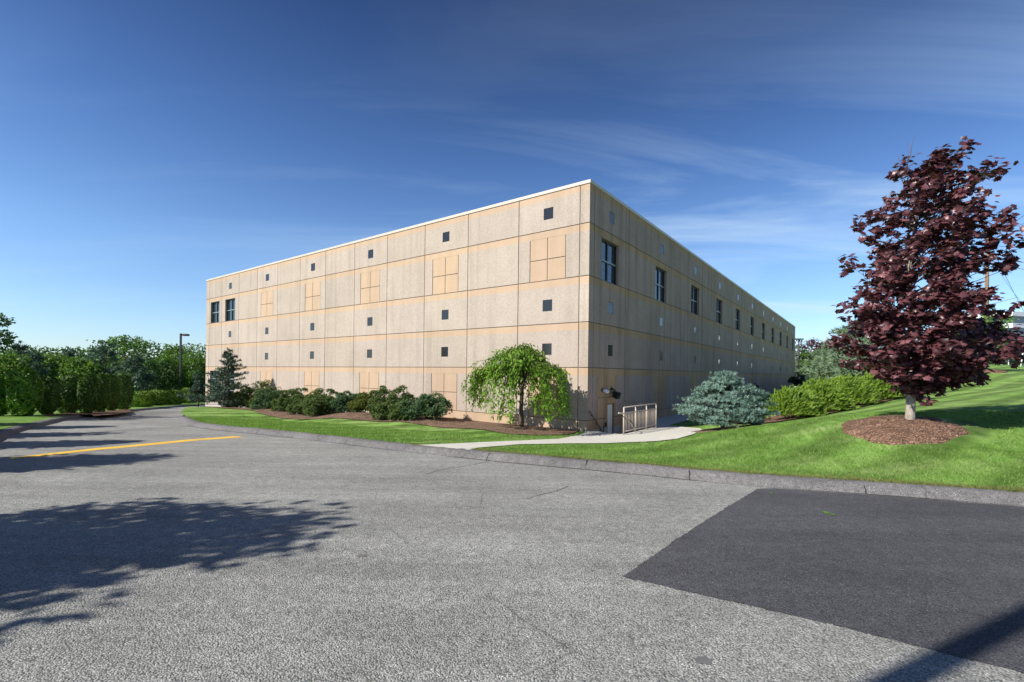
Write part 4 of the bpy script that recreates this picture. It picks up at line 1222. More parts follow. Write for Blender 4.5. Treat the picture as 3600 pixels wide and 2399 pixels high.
# ------------------------------------------------------------------ weeping tree before the sunlit wall
def make_weeping():
    p = at_depth(1832, 1497, 19.0); x0, y0 = p.x, p.y; z0 = lz(x0, y0) + .03
    t = thing('weeping_tree', (x0, y0, z0), 'small weeping tree with bright green drooping leaves beside the building corner', 'tree', None, RZL)
    mb = MB(); mb.tube([(0, 0, -.2), (.01, 0, .15), (-.03, .02, .7), (.02, 0, 1.2), (.05, 0, 1.9), (.12, 0, 2.5)], [.14, .105, .085, .075, .05, .025], 9)
    pos, ax, up, LL = [], [], [], []
    limbs = [(-2.35, .1, 2.15, 1.0), (-1.9, -.5, 2.35, .6), (-1.55, .5, 2.35, .3), (-1.1, -.9, 2.75, .5), (-.75, .6, 2.95, 1.0), (-.3, -1.1, 2.9, .4), (.1, .2, 3.2, 1.3), (.35, .9, 3.05, .8), (.55, -1.0, 2.85, .3),
             (1.0, .3, 2.75, .7), (1.35, -.7, 2.45, .4), (1.75, .2, 2.5, .25), (1.55, .8, 2.4, .5), (2.05, -.2, 2.3, .5), (-.55, -.2, 3.05, 1.1), (.7, 0, 2.95, 1.0)]
    for i in range(108):
        lx, ly, lh, lz0 = limbs[i % len(limbs)]
        e = np.array([lx + rng.normal(0, .20), ly + rng.normal(0, .20)]); a = math.atan2(e[1], e[0])
        htop = lh + rng.normal(0, .08); zend = max(.15, lz0 * rng.uniform(.5, 1.7) + .15) if rng.random() < .62 else htop - rng.uniform(.4, 1.0)
        s = np.array([.05, 0, rng.uniform(1.5, 2.4)])
        m1 = np.array([e[0] * .55, e[1] * .55, htop]); m2 = np.array([e[0] * .95, e[1] * .95, htop - .25]); en = np.array([e[0] * 1.05, e[1] * 1.05, zend])
        P = np.array([s, (s + m1)/2 + [0, 0, .2], m1, m2, (m2 + en)/2, en]); P[1:] += rng.normal(0, .05, (5, 3))
        mb.tube(P, [.022, .017, .012, .008, .006, .004], 5, cap=False)
        seg = np.linalg.norm(np.diff(P, axis=0), axis=1); cs = np.concatenate([[0], np.cumsum(seg)])
        n = int(cs[-1] * rng.uniform(20, 44)); u = cs[-1] * rng.uniform(.28, 1.0, n)
        b = np.column_stack([np.interp(u, cs, P[:, j]) for j in range(3)]) + rng.normal(0, .075, (n, 3))
        d = unit(np.array([np.cos(a) * .4, np.sin(a) * .4, -.75]) + rng.normal(0, .42, (n, 3)))
        pos.append(b); ax.append(d); up.append(unit(np.array([np.cos(a), np.sin(a), .6]) + rng.normal(0, .4, (n, 3)))); LL.append(rng.uniform(.11, .20, n))
    pos, ax, up, LL = map(np.concatenate, (pos, ax, up, LL))
    foliage('crown', [scatter(T_NARROW, pos, ax, up, LL, LL * .42)], M['weeping'], t)
    mb.build('trunk', M['bark_brown'], t)
make_weeping()

# ------------------------------------------------------------------ blue globe spruce by the landing
def make_globe():
    x0, y0 = 7.62, 17.0; z0 = lz(x0, y0)
    t = thing('blue_spruce', (x0, y0, z0), 'low spreading pale blue spruce with a short trunk beside the concrete landing', 'spruce')
    mb = MB(); mb.tube([(.05, 0, -.15), (0, 0, .2), (-.05, 0, .6), (0, 0, 1.4)], [.15, .12, .10, .04], 9)
    pos, ax = [], []
    nb = 255
    for i in range(nb):
        zl = rng.choice(np.linspace(.28, 1.93, 12)) + rng.normal(0, .03)
        u = (zl - .62) / (1.32 if zl > .62 else .55); rmax = 1.76 * max(.04, 1 - abs(u) ** (1.35 if u > 0 else 1.9)) ** (.72 if u > 0 else .5)
        a = rng.uniform(0, 2*np.pi); rr = rmax * rng.uniform(.62, 1.04) * (1 + .09*np.sin(3*a + zl*2))
        e = np.array([np.cos(a) * rr * 1.0, np.sin(a) * rr * .95, zl]); d = np.array([np.cos(a), np.sin(a), 0]); s = np.array([0, 0, max(.3, zl - .25*rr)])
        mb.tube([s, (s+e)/2 + [0, 0, -.05], e], [.02, .012, .005], 4, cap=False)
        sd = np.array([-d[1], d[0], 0]); m_ = 24
        tt = rng.uniform(0, 1, (m_, 1)) ** .7; lat = rng.normal(0, .15, (m_, 1)) * (1.2 - .5*tt)
        q = e - d * (1 - tt) * .55 + sd * lat + np.array([0, 0, 1]) * rng.normal(.015, .028, (m_, 1))
        pos.append(q); ax.append(unit(d * .8 + sd * np.sign(lat) * .55 + np.array([0, 0, .42]) + rdir(m_) * .3))
    pos, ax = np.concatenate(pos), np.concatenate(ax); pos[:, 2] = np.maximum(pos[:, 2], .12)
    foliage('crown', [scatter(T_BRUSH, pos, ax, rdir(len(pos)), rng.uniform(.07, .12, len(pos)))], M['blue_spruce'], t)
    mb.build('trunk', M['bark_brown'], t)
make_globe()

# ------------------------------------------------------------------ bright junipers right of the walkway
def make_juniper(x, y, w, h, label, lean=(.55, .15)):
    z = lz(x, y); t = thing('juniper', (x, y, z), label, 'shrub', 'bright green junipers on the lawn bank')
    n = 3600; a = rng.uniform(0, 2*np.pi, n); q = rng.uniform(.1, 1, n) ** .6
    el_ = np.radians(rng.uniform(8, 78, n)); ln = rng.uniform(.62, 1.02, n)
    d = np.column_stack([np.cos(a)*np.cos(el_), np.sin(a)*np.cos(el_), np.sin(el_)])
    p = d * ln[:, None] * np.array([w/2, w/2, h*.92])
    p[:, 2] += .08; axd = unit(d * np.array([1, 1, .55]) + np.array([lean[0], lean[1], .42]) + rng.normal(0, .34, (n, 3)))
    deep = rng.random(n); p *= np.where(deep < .35, .6 + deep, 1.0)[:, None]; p *= (1 + .10*np.sin(4*a + x) * np.cos(3*el_ * 2 + y))[:, None]
    axn = unit(np.array([-.2, -.8, .9]) + rng.normal(0, .5, (n, 3)))
    foliage('foliage', [scatter(T_SPRAY, p - axd * .12, axd, axn, rng.uniform(.12, .27, n), rng.uniform(.08, .2, n))], M['juniper'], t)
    mb = MB()
    for i in range(9): mb.tube(wiggle((0, 0, -.05), p[rng.integers(0, n)] * .8, 4, .03), np.linspace(.03, .008, 4), 5, cap=False)
    mb.build('stem', M['bark_brown'], t)
JN = [(2790, 1478, 20.2, 2.15, 1.30, 'bright green feathery juniper next to the blue spruce'), (2890, 1462, 21.3, 2.3, 1.45, 'bright green feathery juniper second along from the blue spruce'),
      (2985, 1440, 22.6, 2.3, 1.45, 'tall bright green juniper in the middle of the juniper row'), (3080, 1412, 24.2, 2.3, 1.35, 'bright green feathery juniper just left of the maple trunk'),
      (3150, 1392, 25.8, 2.2, 1.45, 'bright green juniper right behind the maple trunk')]
for px, py, Y, w, h, lab in JN:
    p = at_depth(px, py, Y); make_juniper(p.x, p.y, w * 1.08, h * 1.07, lab)
bj = [at_depth(px, py, Y) for px, py, Y, *_ in JN]
pl = [(p.x - .3 - (1.2 if i == 0 else 0), p.y - 1.25) for i, p in enumerate(bj)] + [(bj[-1].x + 1.6, bj[-1].y - .6), (bj[-1].x + 2.2, bj[-1].y + 4)] + [(p.x - 1.6, p.y + 1.6) for p in bj[::-1]]
o = sheet('mulch_bed', pl, land_z, M['mulch_red'], .5, .05, dens=.4); tag(o, kind='structure')

# ------------------------------------------------------------------ shrubs on the bed before the sunlit wall
SH = [   # left, right, top, base (photo), leaf, label
    (786, 842, 1378, 1424, 'mugo', 'small dark green shrub beside the blue green spruce by the building end', 0),
    (838, 905, 1353, 1437, 'mugo', 'dark green rounded shrub second from the building end', 0),
    (893, 966, 1350, 1408, 'mugo', 'tall dark green shrub behind the low bluish one left of the cream pipe', 1.5),
    (905, 978, 1376, 1441, 'mugo_blue', 'low bluish green shrub in front of the cream pipe guard', 0),
    (973, 1028, 1375, 1432, 'mugo', 'small dark green shrub just right of the cream pipe guard', .5),
    (1020, 1092, 1362, 1440, 'mugo', 'dark green shrub with pointed top left of the tall middle shrub', .8),
    (1028, 1102, 1396, 1461, 'mugo', 'low dark green shrub at the front edge of the mulch in the left group', 0),
    (1088, 1178, 1366, 1442, 'mugo', 'tall dark green shrub with a peaked top in the middle of the bed', 1.2),
    (1066, 1180, 1394, 1466, 'mugo', 'broad dark green shrub lowest on the mulch below the peaked one', 0),
    (1176, 1258, 1381, 1453, 'mugo_blue', 'bluish green shrub left of the golden shrub', .4),
    (1238, 1322, 1385, 1456, 'mugo_gold', 'golden yellow green shrub among the dark shrubs', .3),
    (1310, 1386, 1357, 1458, 'mugo', 'tall olive green shrub right of the golden shrub', .8),
    (1322, 1394, 1418, 1477, 'mugo', 'low dark shrub in front of the tall olive shrub', 0),
    (1383, 1461, 1364, 1440, 'mugo', 'tall dark green shrub at the back left of the wide bluish juniper', 1.2),
    (1376, 1440, 1420, 1478, 'mugo', 'small dark shrub at the front left of the wide bluish juniper', 0),
    (1432, 1578, 1394, 1476, 'mugo_blue', 'wide bluish juniper at the right end of the shrub bed', .2)]
for l, r, tp_, bs, mt, lab, back in SH:
    nn_ = (2.5 if bs > 1430 and tp_ > 1374 else 1.7) if l < 1000 else (2.7 if tp_ > 1390 else 1.8)
    if l > 1420: nn_ = 1.9
    x, y = fl(s_near((l + r)/2, nn_), nn_)
    sc_ = y / F; w = (r - l) * sc_ * 1.24; a, b = ray((l+r)/2, tp_); zt = EYE + b * y; zb = lz(x, y) + .03
    dome_shrub(x, y, zb, w, max(.45, (zt - zb) * .94), lab, mt, 'shrubs in the mulch bed along the sunlit wall', nt=int(1100 + 1000 * w), L=.095, clumps=int(20 + 10*w))

# ------------------------------------------------------------------ conifers at the far end of the sunlit wall
x, y = fl(s_near(800, 2.6), 2.6)
zb = lz(x, y)
pine_tree(x, y, zb, at_depth(795, 1228, y).z - zb, 4.9, 'open branched dark blue green spruce standing in front of the end windows', 'dark_spruce', None, tiers=14, per=9, tufts=22, L=.20, trunk=.11, name='spruce', cat='spruce', lift=.20, T=T_BRUSH, power=1.15, jag=.34)
x, y = on_road(697, 1438); 
pine_tree(x, y, float(road_z(y)), 3.4, 1.35, 'thin dark young conifer beside the building end by the drive', 'dark_spruce', None, tiers=14, per=7, tufts=12, L=.20, trunk=.05, bottom=.18, name='spruce', cat='spruce', T=T_BRUSH)

# ------------------------------------------------------------------ hedges on the far verge
HG = [(130, 202, 1331, 1460, 'rounded dark hedge column at the left end of the clipped row'), (196, 284, 1325, 1456, 'broad clipped hedge column second from the left of the row'),
      (280, 338, 1323, 1457, 'clipped hedge column third along, in the shade of its neighbour'), (324, 375, 1319, 1452, 'narrow clipped hedge column in the middle of the row'),
      (364, 416, 1317, 1447, 'clipped hedge column last but one before the low bushes'), (405, 462, 1319, 1443, 'clipped hedge column at the right end beside the low bushes')]
for l, r, tp_, bs, lab in HG:
    x, y = on_ground((l+r)/2, bs, left_z); y += .6; x *= y / (y - .6)
    w = (r - l) * y / F * .86; a, b = ray((l+r)/2, tp_); h = EYE + b*y - lfz(x, y)
    column_hedge(x, y, lfz(x, y), w, h, lab, 'arbor', 'clipped evergreen columns along the drive', n=5200, L=.10, boxy=2.2)
LH = [(459, 532, 1380, 1432, 'low yellow green bush at the left end of the low hedge'), (515, 582, 1376, 1426, 'low yellow green bush second along the low hedge'),
      (576, 636, 1374, 1424, 'low yellow green bush left of the lamp post foot'), (637, 684, 1369, 1419, 'low yellow green bush right of the lamp post foot')]
for l, r, tp_, bs, lab in LH:
    x, y = on_ground((l+r)/2, bs, left_z); y += .8; x *= y / (y - .8)
    w = (r - l) * y / F * 1.08; a, b = ray((l+r)/2, tp_); h = EYE + b*y - lfz(x, y)
    column_hedge(x, y, lfz(x, y), w, h, lab, 'lowhedge', 'low yellow green bushes along the drive', n=2600, L=.16, depth=1.6, boxy=3.2)
x, y = on_ground(84, 1466, left_z)
k_ = (y + .5) / y; x *= k_; y *= k_
column_hedge(x, y, lfz(x, y), 1.2, 2.25, 'loose leafy light green bush left of the clipped columns', 'bright_bush', None, n=2600, L=.14, cat='bush', name='bush', boxy=2.1)
x, y = on_ground(14, 1470, left_z)
k_ = (y + 1.5) / y; x = x * k_ - .5; y *= k_
column_hedge(x, y, lfz(x, y), 1.5, 1.9, 'leafy green bush at the left edge with ferny growth at its foot', 'bright_bush', None, n=2800, L=.15, cat='bush', name='bush', boxy=2.0)
mb_px = [(140, 1466), (220, 1461), (320, 1459), (330, 1466), (420, 1457), (462, 1449), (455, 1443)]
pl = [on_ground(*p, left_z) for p in mb_px]; pl += [(pl[-1][0] - 1.5, pl[-1][1] + 2.5), (pl[0][0] - 1.5, pl[0][1] + 2.0)]
o = sheet('mulch_bed', pl, left_z, M['mulch'], .6, .03, dens=.4); tag(o, kind='structure')

# ------------------------------------------------------------------ trees on the near verge, outside the picture: they throw the shadows on the drive
def kl_at(yv):
    L = np.array(KL); return float(np.interp(yv, L[:, 1], L[:, 0]))
VT = [(-10.75, 1.8, 6.4, 3.8, 'leafy street tree nearest the camera on the left verge'), (-14.5, 8.0, 5.6, 2.3, 'leafy street tree second along the left verge'),
      (-17.9, 10.9, 5.5, 1.6, 'slim street tree third along the left verge'), (-20.4, 13.3, 5.6, 1.5, 'slim street tree fourth along the left verge'),
      (-22.9, 16.0, 5.5, 1.5, 'slim street tree fifth along the left verge')]
for x, y, h, w, lab in VT:
    broad_tree(x, y, lfz(x, y), h, w, lab, 'wood_green', 'street trees on the left verge', bottom=.10, clumps=120 if w > 3 else 80, per=112 if w > 3 else 90, L=.22, trunk=.09, name='street_tree', shape='cone' if w < 3 else None)
broad_tree(-26.4, 22.0, lfz(-26, 22), 5.9, 5.4, 'spreading tree reaching in at the left edge of the picture', 'wood_dark', None, bottom=.45, clumps=46, per=110, L=.15, trunk=.14, airy=.55)

# ------------------------------------------------------------------ grass blades where the lawn is near
def blades(n, xy, hmin, hmax, wd, mat, name, lean=.5):
    P = np.column_stack([xy, land_z(xy[:, 0], xy[:, 1]) - .005]); n = len(P)
    h = rng.uniform(hmin, hmax, n); a = rng.uniform(0, 2*np.pi, n)
    side = np.column_stack([np.cos(a), np.sin(a), np.zeros(n)]) * (wd * rng.uniform(.6, 1.3, n))[:, None] / 2
    tip = P + np.column_stack([rng.normal(0, lean, n) * h, rng.normal(0, lean, n) * h, h])
    V = np.stack([P - side, P + side, tip], axis=1).reshape(-1, 3)
    o = mesh_obj(name, np_mesh(name, V, np.arange(3*n).reshape(-1, 3)), M[mat]); tag(o, kind='stuff'); return o
def along_kerb(n, dmax, power, x0=-17, x1=13):
    L = np.array(KRs); L = L[(L[:, 0] > x0) & (L[:, 0] < x1)]
    nr = offset_line(L, SR) - L
    i = rng.integers(0, len(L) - 1, n); f_ = rng.random((n, 1)); d = .34 + dmax * rng.random(n) ** power
    return L[i] * (1 - f_) + L[i+1] * f_ + nr[i] * d[:, None]
def off_path(xy):
    k = inside(lawn_poly, xy[:, 0], xy[:, 1]) | (np.arange(len(xy)) < 0)
    k2 = ~inside(walk_poly, xy[:, 0], xy[:, 1])
    k3 = np.hypot(xy[:, 0] - MAPLE[0], xy[:, 1] - MAPLE[1]) > 1.4
    mbp = [on_ground(*p, land_z) for p in [(740, 1436), (845, 1438), (920, 1455), (991, 1473), (1121, 1475), (1350, 1484), (1512, 1500), (1646, 1509), (1780, 1528), (1870, 1532), (1960, 1532), (2010, 1528)]] + [fl(.3), fl(37)]
    return xy[(k | True) & k2 & k3 & ~inside(mbp, xy[:, 0], xy[:, 1])]
blades(0, off_path(along_kerb(150000, 7.0, 1.5, -3, 14)), .025, .065, .011, 'grass_blade', 'grass')
blades(0, off_path(along_kerb(50000, 4.0, 1.2, -17, -3)), .03, .07, .016, 'grass_blade', 'grass')
e_ = along_kerb(16000, .22, 1.0, -3, 14); e_[:, :] += rng.normal(0, .02, e_.shape)
blades(0, off_path(e_), .03, .085, .012, 'grass_dry', 'grass', .9)

# ------------------------------------------------------------------ lamp post beyond the drive
x, y = on_ground(633, 1415, left_z)
lp = thing('lamp_post', (x, y, lfz(x, y)), 'tall dark square lamp post with a flat head behind the low hedge', 'lamp post')
hl = at_depth(633, 1173, y).z - lfz(x, y)
mb = MB(); mb.tube([(0, 0, -.1), (0, 0, .55)], .3, 14); mb.build('base', M['concrete_d'], lp)
mb = MB(); mb.box((-.10, -.10, .55), (.10, .10, hl)); mb.build('pole', M['lamp_metal'], lp)
mb = MB(); mb.box((.10, -.06, hl - .26), (.36, .06, hl - .14)); mb.build('arm', M['lamp_metal'], lp)
mb = MB(); mb.box((.36, -.32, hl - .34), (1.02, .32, hl - .06), 0, .05); mb.build('lamp_head', M['lamp_metal'], lp)

# ------------------------------------------------------------------ woodland beyond the drive
def wood(kind, px, top, wpx, Y, lab, bottom_px=None):
    if kind in 'pa': top -= 12
    a, b = ray(px, top); x = a * Y; zt = EYE + b * Y; zb = float(road_z(Y)) - .3
    w = wpx * Y / F; h = zt - zb
    if kind == 'p':
        return pine_tree(x, Y, zb, h, w, lab, 'pine', 'woodland trees beyond the drive', tiers=15, per=9, tufts=11, L=.5, trunk=.14, bottom=.0, power=.62, lift=.35, jag=.35)
    mt = {'g': 'wood_green', 'd': 'wood_dark', 'a': 'wood_green', 'b': 'bright_bush'}[kind]
    if kind == 'a':
        return broad_tree(x, Y, zb, h, w, lab, mt, 'woodland trees beyond the drive', bottom=.52, clumps=60, per=46, L=.26, trunk=.2, airy=.42)
    return broad_tree(x, Y, zb, h, w, lab, mt, 'woodland trees beyond the drive', bottom=.02, clumps=64, per=70, L=.26, trunk=.16, airy=.82)
WD = [('g', 12, 1232, 150, 44, 'light green tree at the left end of the wood'), ('p', 70, 1214, 120, 50, 'bluish pine with a spiky top at the left of the wood'),
      ('p', 118, 1246, 110, 47, 'dark pine behind the clipped columns at the left'), ('g', 186, 1219, 130, 52, 'light green tree rising above the left of the clipped columns'),
      ('p', 244, 1236, 110, 54, 'dark pine with a pale top above the second clipped column'), ('g', 295, 1244, 110, 50, 'mid green tree above the middle of the clipped row'),
      ('p', 333, 1234, 100, 58, 'small topped pine left of the tallest pine'), ('p', 372, 1214, 140, 52, 'tallest pine in front of the airy tree'),
      ('a', 443, 1188, 190, 66, 'airy thin leaved tree standing highest above the wood'), ('p', 474, 1262, 150, 50, 'wide grey green pine below the airy tree'),
      ('d', 545, 1262, 130, 66, 'dark rounded tree left of the lamp post'), ('g', 598, 1238, 130, 70, 'mid green tree just left of the lamp post'),
      ('a', 618, 1218, 130, 76, 'thin topped tree behind the lamp post'), ('g', 694, 1210, 130, 72, 'bright green tree right of the lamp post by the building end'),
      ('b', 676, 1300, 90, 69, 'light green bush low behind the lamp post'), ('g', 742, 1226, 110, 74, 'green tree half hidden by the building end'),
      ('g', 420, 1240, 150, 72, 'green tree behind the tallest pine'), ('d', 505, 1255, 140, 78, 'dark tree far back below the airy tree'),
      ('d', 60, 1252, 160, 70, 'dark tree far back at the left of the wood'), ('d', 150, 1250, 160, 74, 'dark tree far back behind the clipped columns'),
      ('g', 270, 1262, 160, 76, 'green tree far back behind the dark pine'), ('d', 350, 1256, 150, 80, 'dark tree far back behind the tallest pine'),
      ('d', 640, 1262, 150, 84, 'dark tree far back behind the lamp post'), ('g', -60, 1236, 170, 58, 'green tree just beyond the left edge of the picture')]
for k in WD: wood(k[0], k[1], k[2], k[3], k[4], k[5])
# understorey: dark bushes between the clipped hedges and the wood
for i, px in enumerate(range(-30, 760, 62)):
    Y = 41 + (i * 7) % 9 + (26 if px > 450 else 0); a, b = ray(px, 1345 - (i * 13) % 26); x = a * Y; zb = float(road_z(Y)) - .1; h = EYE + b*Y - zb
    lab = ['deep green bush under the wood left of the clipped columns', 'deep green bush behind the loose light bush', 'deep green bush behind the first clipped column', 'deep green bush behind the second clipped column', 'deep green bush behind the third clipped column', 'deep green bush behind the middle clipped column', 'deep green bush behind the fifth clipped column', 'deep green bush behind the last clipped column', 'deep green bush behind the first low bush', 'deep green bush behind the second low bush', 'deep green bush just left of the lamp post', 'deep green bush just right of the lamp post', 'deep green bush behind the building end'][i]
    broad_tree(x, Y, zb, max(2.2, h), 3.4, lab, 'pine', 'bushes under the wood', bottom=.0, clumps=30, per=42, L=.28, trunk=.06, name='bush', cat='bush')
# the rest of the wood far behind reads as one mass
n = 42000
aX = rng.uniform(-130, 12, n); aY = rng.uniform(92, 128, n); top_ = 1.7 + 2.2 * np.sin(aX * .21) + 1.6 * np.sin(aX * .53 + 1) + aY * .028
zz = -3.5 + (top_ - .8 + 3.5) * (1 - .9 * rng.random(n) ** 1.6)
pos = np.column_stack([aX, aY, zz])
V, Fq = scatter(T_LEAF, pos, rdir(n), rdir(n), rng.uniform(.45, .9, n), rng.uniform(.3, .6, n))
o = mesh_obj('distant_wood', np_mesh('distant_wood', V, Fq), M['wood_dark']); tag(o, kind='stuff')

# ------------------------------------------------------------------ right: planting behind the junipers
def on_land(px, py, Y):
    p = at_depth(px, py, Y); return p.x, p.y, lz(p.x, p.y)
def plant_top(px, top, Y):
    p = at_depth(px, top, Y); zb = lz(p.x, p.y); return p.x, p.y, zb, p.z - zb
x, y, zb, h = plant_top(3010, 1128, 30.0)
pine_tree(x, y, zb, h, 4.6, 'pale blue green pine behind the junipers left of the maple', 'pine_pale', None, tiers=17, per=11, tufts=13, L=.36, trunk=.13, bottom=.0, power=.6, lift=.3, jag=.3)
x, y, zb, h = plant_top(2925, 1205, 33.0)
pine_tree(x, y, zb, h, 3.2, 'shorter pale pine between the building end and the tall pale pine', 'pine_pale', None, tiers=13, per=10, tufts=12, L=.34, trunk=.1, bottom=.0, power=.55, lift=.3, jag=.3)
x, y, zb, h = plant_top(3165, 1250, 29.0)
pine_tree(x, y, zb, h, 3.4, 'dark green pine behind the maple trunk', 'pine', None, tiers=13, per=10, tufts=12, L=.34, trunk=.1, bottom=.0, power=.55, lift=.3, jag=.3)
x, y, zb, h = plant_top(3245, 1330, 27.5)
dome_shrub(x, y, zb, 2.4, max(1.2, h), 'dark spreading yew at the right end of the juniper row', 'mugo', None, nt=2200, L=.14, clumps=26, T=T_TUFT)
x, y, zb, h = plant_top(2850, 1185, 92.0)
broad_tree(x, y, zb, h, 8.0, 'thin red leaved tree beyond the building end', 'redleaf', None, bottom=.30, clumps=40, per=40, L=.36, trunk=.14, airy=.6)
for px, tp_, Y, w, mt, lab in ((2815, 1225, 84, 4.2, 'pine_pale', 'pale green shrub close to the far building corner'), (2855, 1245, 82, 4.6, 'wood_green', 'green shrub beneath the red leaved tree'), (2900, 1235, 78, 4.2, 'pine_pale', 'pale green shrub right of the red leaved tree')):
    x, y, zb, h = plant_top(px, tp_, Y)
    dome_shrub(x, y, zb, w, h, lab, mt, 'shrubs beyond the building end', nt=2600, L=.26, clumps=30, T=T_TUFT)
# dark blue ground cover and the mulch slope above it
x, y = at_depth(2858, 1352, 44).x, 44.0
dome_shrub(x, y, lz(x, y) - .1, 3.6, .62, 'dark blue creeping juniper below the brown slope by the far building corner', 'dark_spruce', None, nt=3000, L=.16, clumps=40, depth=2.6)
pl = [(at_depth(px, 1330, Y).x, Y) for px, Y in ((2785, 77), (2930, 74), (2935, 80), (2785, 83))]
o = sheet('mulch_bed', pl, lambda x, y: land_z(x, y) + .9 * np.exp(-((y - 78.5) / 2.6)**2), M['mulch_red'], .8, .05); tag(o, kind='structure')
x, y, zb, h = plant_top(2808, 1193, 82)
lp = thing('lamp_post', (x, y, zb), 'thin twin headed lamp post far beyond the building end', 'lamp post')
mb = MB(); mb.tube([(0, 0, -.2), (0, 0, h)], .09, 8); mb.build('pole', M['lamp_metal'], lp)
for s in (-1, 1): mb = MB(); mb.box((min(s*.1, s*.75), -.2, h - .1), (max(s*.1, s*.75), .2, h + .12), 0, .03); mb.build('lamp_head', M['lamp_metal'], lp)

# ---- young trees with mulch rings at the top of the bank
for px, py, Y, tp_, w, lab in ((3352, 1290, 33.0, 1120, 3.6, 'young green tree on the nearer mulch ring behind the maple'), (3452, 1296, 31.0, 1090, 3.4, 'young green tree on the right hand mulch ring beyond the maple')):
    x, y, zb = on_land(px, py, Y); p = at_depth(px, tp_, Y); h = p.z - zb
    broad_tree(x, y, zb, h, w, lab, 'bright_bush', 'young trees at the top of the bank', bottom=.30, clumps=36, per=46, L=.17, trunk=.16, bark='bark_grey', name='young_tree')
    mound(x, y, 1.25, .22, M['mulch_red'], land_z)
# ---- utility pole and its wires
x, y, zb = on_land(3466, 1285, 44.0)
up_ = thing('utility_pole', (x, y, zb), 'weathered wooden utility pole rising behind the purple maple', 'utility pole')
hp = at_depth(3466, 800, 44).z - zb
mb = MB(); mb.tube([(0, 0, -.3), (0, 0, hp * .5), (0, 0, hp)], [.17, .15, .12], 12); mb.build('pole', M['wood_pole'], up_)
mb = MB(); mb.box((-1.15, -.06, hp - .65), (1.15, -.16, hp - .53)); mb.build('crossarm', M['wood_pole'], up_)
for q in (-1.05, -.55, .55, 1.05):
    mb = MB(); mb.tube([(q, -.11, hp - .53), (q, -.11, hp - .36)], .04, 8); mb.build('insulator', M['lamp_metal'], up_)
base = Vector((x, y, zb))
far_px = [(3720, 655), (3720, 735), (3720, 795), (3720, 865), (3720, 930), (3720, 962)]
starts = [(1.05, hp - .36), (.55, hp - .36), (-.55, hp - .36), (0, hp - 1.6), (0, hp - 2.6), (0, hp - 3.0)]
labs = ['topmost overhead wire running off to the right from the pole', 'second overhead wire from the top right of the pole', 'third overhead wire below the crossarm end', 'middle overhead wire leaving the pole to the right', 'second lowest overhead wire leaving the pole to the right', 'lowest overhead wire leaving the pole to the right']
def wire(a, b, sag, lab, r=.022):
    P = [Vector(a).lerp(Vector(b), t) - Vector((0, 0, sag * 4 * t * (1 - t))) for t in np.linspace(0, 1, 25)]
    mb = MB(); mb.tube(P, r, 5); o = mb.build('power_line', M['wire'], None); tag(o, lab, 'wire', 'overhead wires at the utility pole')
for (dx, dz), (qx, qy), lab in zip(starts, far_px, labs):
    wire(base + Vector((dx, -.11, dz)), at_depth(qx, qy, 40.0), .25, lab)
wire(base + Vector((0, -.05, hp - .9)), at_depth(3680, 1215, 62), .9, 'thin wire sloping down to the right from the pole top', .018)
wire(base + Vector((0, -.05, hp - 2.2)), at_depth(3700, 1130, 62), 1.6, 'slack wire drooping right from the middle of the pole', .012)
g0 = at_depth(3588, 1318, 38); g0.z = lz(g0.x, g0.y)
mb = MB(); dr = (base + Vector((0, 0, hp - 3.0)) - g0).normalized(); dr = Vector((.25, .1, 1)).normalized(); mb.tube([g0, g0 + dr * 2.2], .045, 8)
o = mb.build('guy_guard', M['sign_white'], None); tag(o, 'white slanting guy wire guard standing in the grass at the right edge', 'guard')
# ---- far road, sign, spruces, glass offices
Yr = 60.0
pr = [(at_depth(3505, 1290, 58).x, 58.0), (at_depth(3900, 1300, 52).x, 52.0), (at_depth(3900, 1290, 62).x, 63.0), (at_depth(3495, 1283, 63).x, 63.0)]
o = sheet('far_drive', pr, land_z, M['asphalt'], 2.0, .25); tag(o, kind='structure')
x, y = at_depth(3537, 1280, 64).x, 64.0; zb = lz(x, y)
sg = thing('sign_board', (x, y, zb), 'blank white sign panel on two legs by the far drive', 'sign')
zt = at_depth(3537, 1254, 64).z - zb
mb = MB(); mb.box((-.43, -.03, zt - .42), (.43, .03, zt), 0, .01); mb.build('panel', M['sign_white'], sg)
for q in (-.39, .39): mb = MB(); mb.box((q - .04, .03, -.2), (q + .04, .08, zt - .02)); mb.build('leg', M['sign_white'], sg)
x2 = at_depth(3517, 1280, 63.5).x; zb = lz(x2, 63.5)
mb = MB(); mb.tube([(x2, 63.5, zb - .1), (x2, 63.5, zb + .62)], .07, 10); o = mb.build('bollard', M['sign_white'], None); tag(o, 'short white post just left of the far sign', 'bollard')
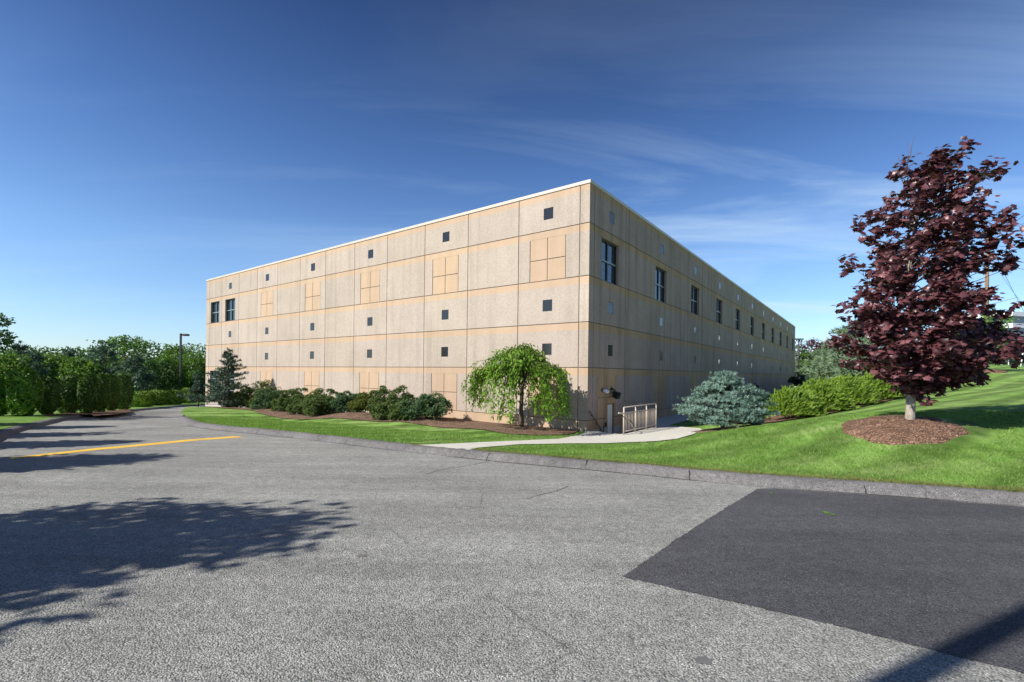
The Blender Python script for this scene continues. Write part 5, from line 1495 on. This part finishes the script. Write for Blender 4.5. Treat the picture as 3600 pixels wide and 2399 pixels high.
for px, tp_, Y, w, lab in ((3520, 1205, 74, 4.2, 'dark spruce left of the far white sign'), (3562, 1182, 80, 5.0, 'tall spruce right behind the far white sign'), (3604, 1192, 76, 4.8, 'spruce at the right edge beyond the far drive'), (3480, 1222, 82, 4.6, 'spruce behind the right hand young tree'), (3440, 1215, 86, 5.0, 'spruce far behind the utility pole')):
    x, y, zb, h = plant_top(px, tp_, Y)
    pine_tree(x, y, zb, max(3, h), w, lab, 'pine', 'spruces beyond the far drive', tiers=13, per=9, tufts=10, L=.55, trunk=.14, bottom=.0, power=.6, lift=.15, jag=.2)
x, y, zb, h = plant_top(3585, 1104, 150)
ob = thing('glass_office', (x + 12, y, zb), 'distant glass office block with pale floor bands at the right edge', 'building', None, R(14))
nb = 5
for k in range(nb):
    z0 = h * k / nb; z1 = h * (k + 1) / nb
    mb = MB(); mb.box((-20, 0, z0), (20, 18, z0 + (z1 - z0) * .62)); mb.build('window_band', M['glass'], ob)
    mb = MB(); mb.box((-20.3, -.3, z0 + (z1 - z0) * .62), (20.3, 18.3, z1)); mb.build('floor_band', M['sign_white'], ob)
# ---- pole behind the camera whose shadow crosses the corner of the tarmac
x, y = -5.215, -1.03
t = thing('utility_pole', (x, y, float(road_z(y))), 'thick wooden pole behind the camera casting a shadow over the tarmac corner', 'utility pole')
mb = MB(); mb.tube([(0, 0, -.2), (0, 0, 11.5)], [.11, .10], 14); mb.build('pole', M['wood_pole'], t)
# ---- leaves fallen on the tarmac patch
for i, (px, py, lab) in enumerate(((2897, 1806, 'green leaf lying on the dark tarmac patch, larger'), (2933, 1816, 'green leaf lying right of the larger leaf on the dark tarmac'), (2712, 1736, 'small green leaf near the kerb end of the dark tarmac patch'))):
    x, y = on_road(px, py); V, Fq = scatter(T_MAPLE, np.zeros((1, 3)), np.array([[math.cos(i*2.), math.sin(i*2.), 0.05]]), np.array([[0, 0.1, 1.]]), np.array([.085 - .012*i]))
    V[:, 2] = np.abs(V[:, 2]) + .004
    o = mesh_obj('fallen_leaf', np_mesh('fallen_leaf', V, Fq), M['bright_bush'], None, (x, y, float(road_z(y)) + .006)); tag(o, lab, 'leaf', 'leaves fallen on the tarmac')
def stain(px, py, w, d):
    x, y = on_road(px, py); th = np.linspace(0, 2*np.pi, 22)[:-1]; rr = 1 + rng.normal(0, .12, 21)
    o = sheet('road_stain', list(zip(x + w*rr*np.cos(th), y + d*rr*np.sin(th))), lambda a, b: road_z(b) + 0*a, M['stain'], .1, .004); tag(o, kind='structure')
stain(1272, 1955, .05, .04); stain(2475, 2325, .05, .045)
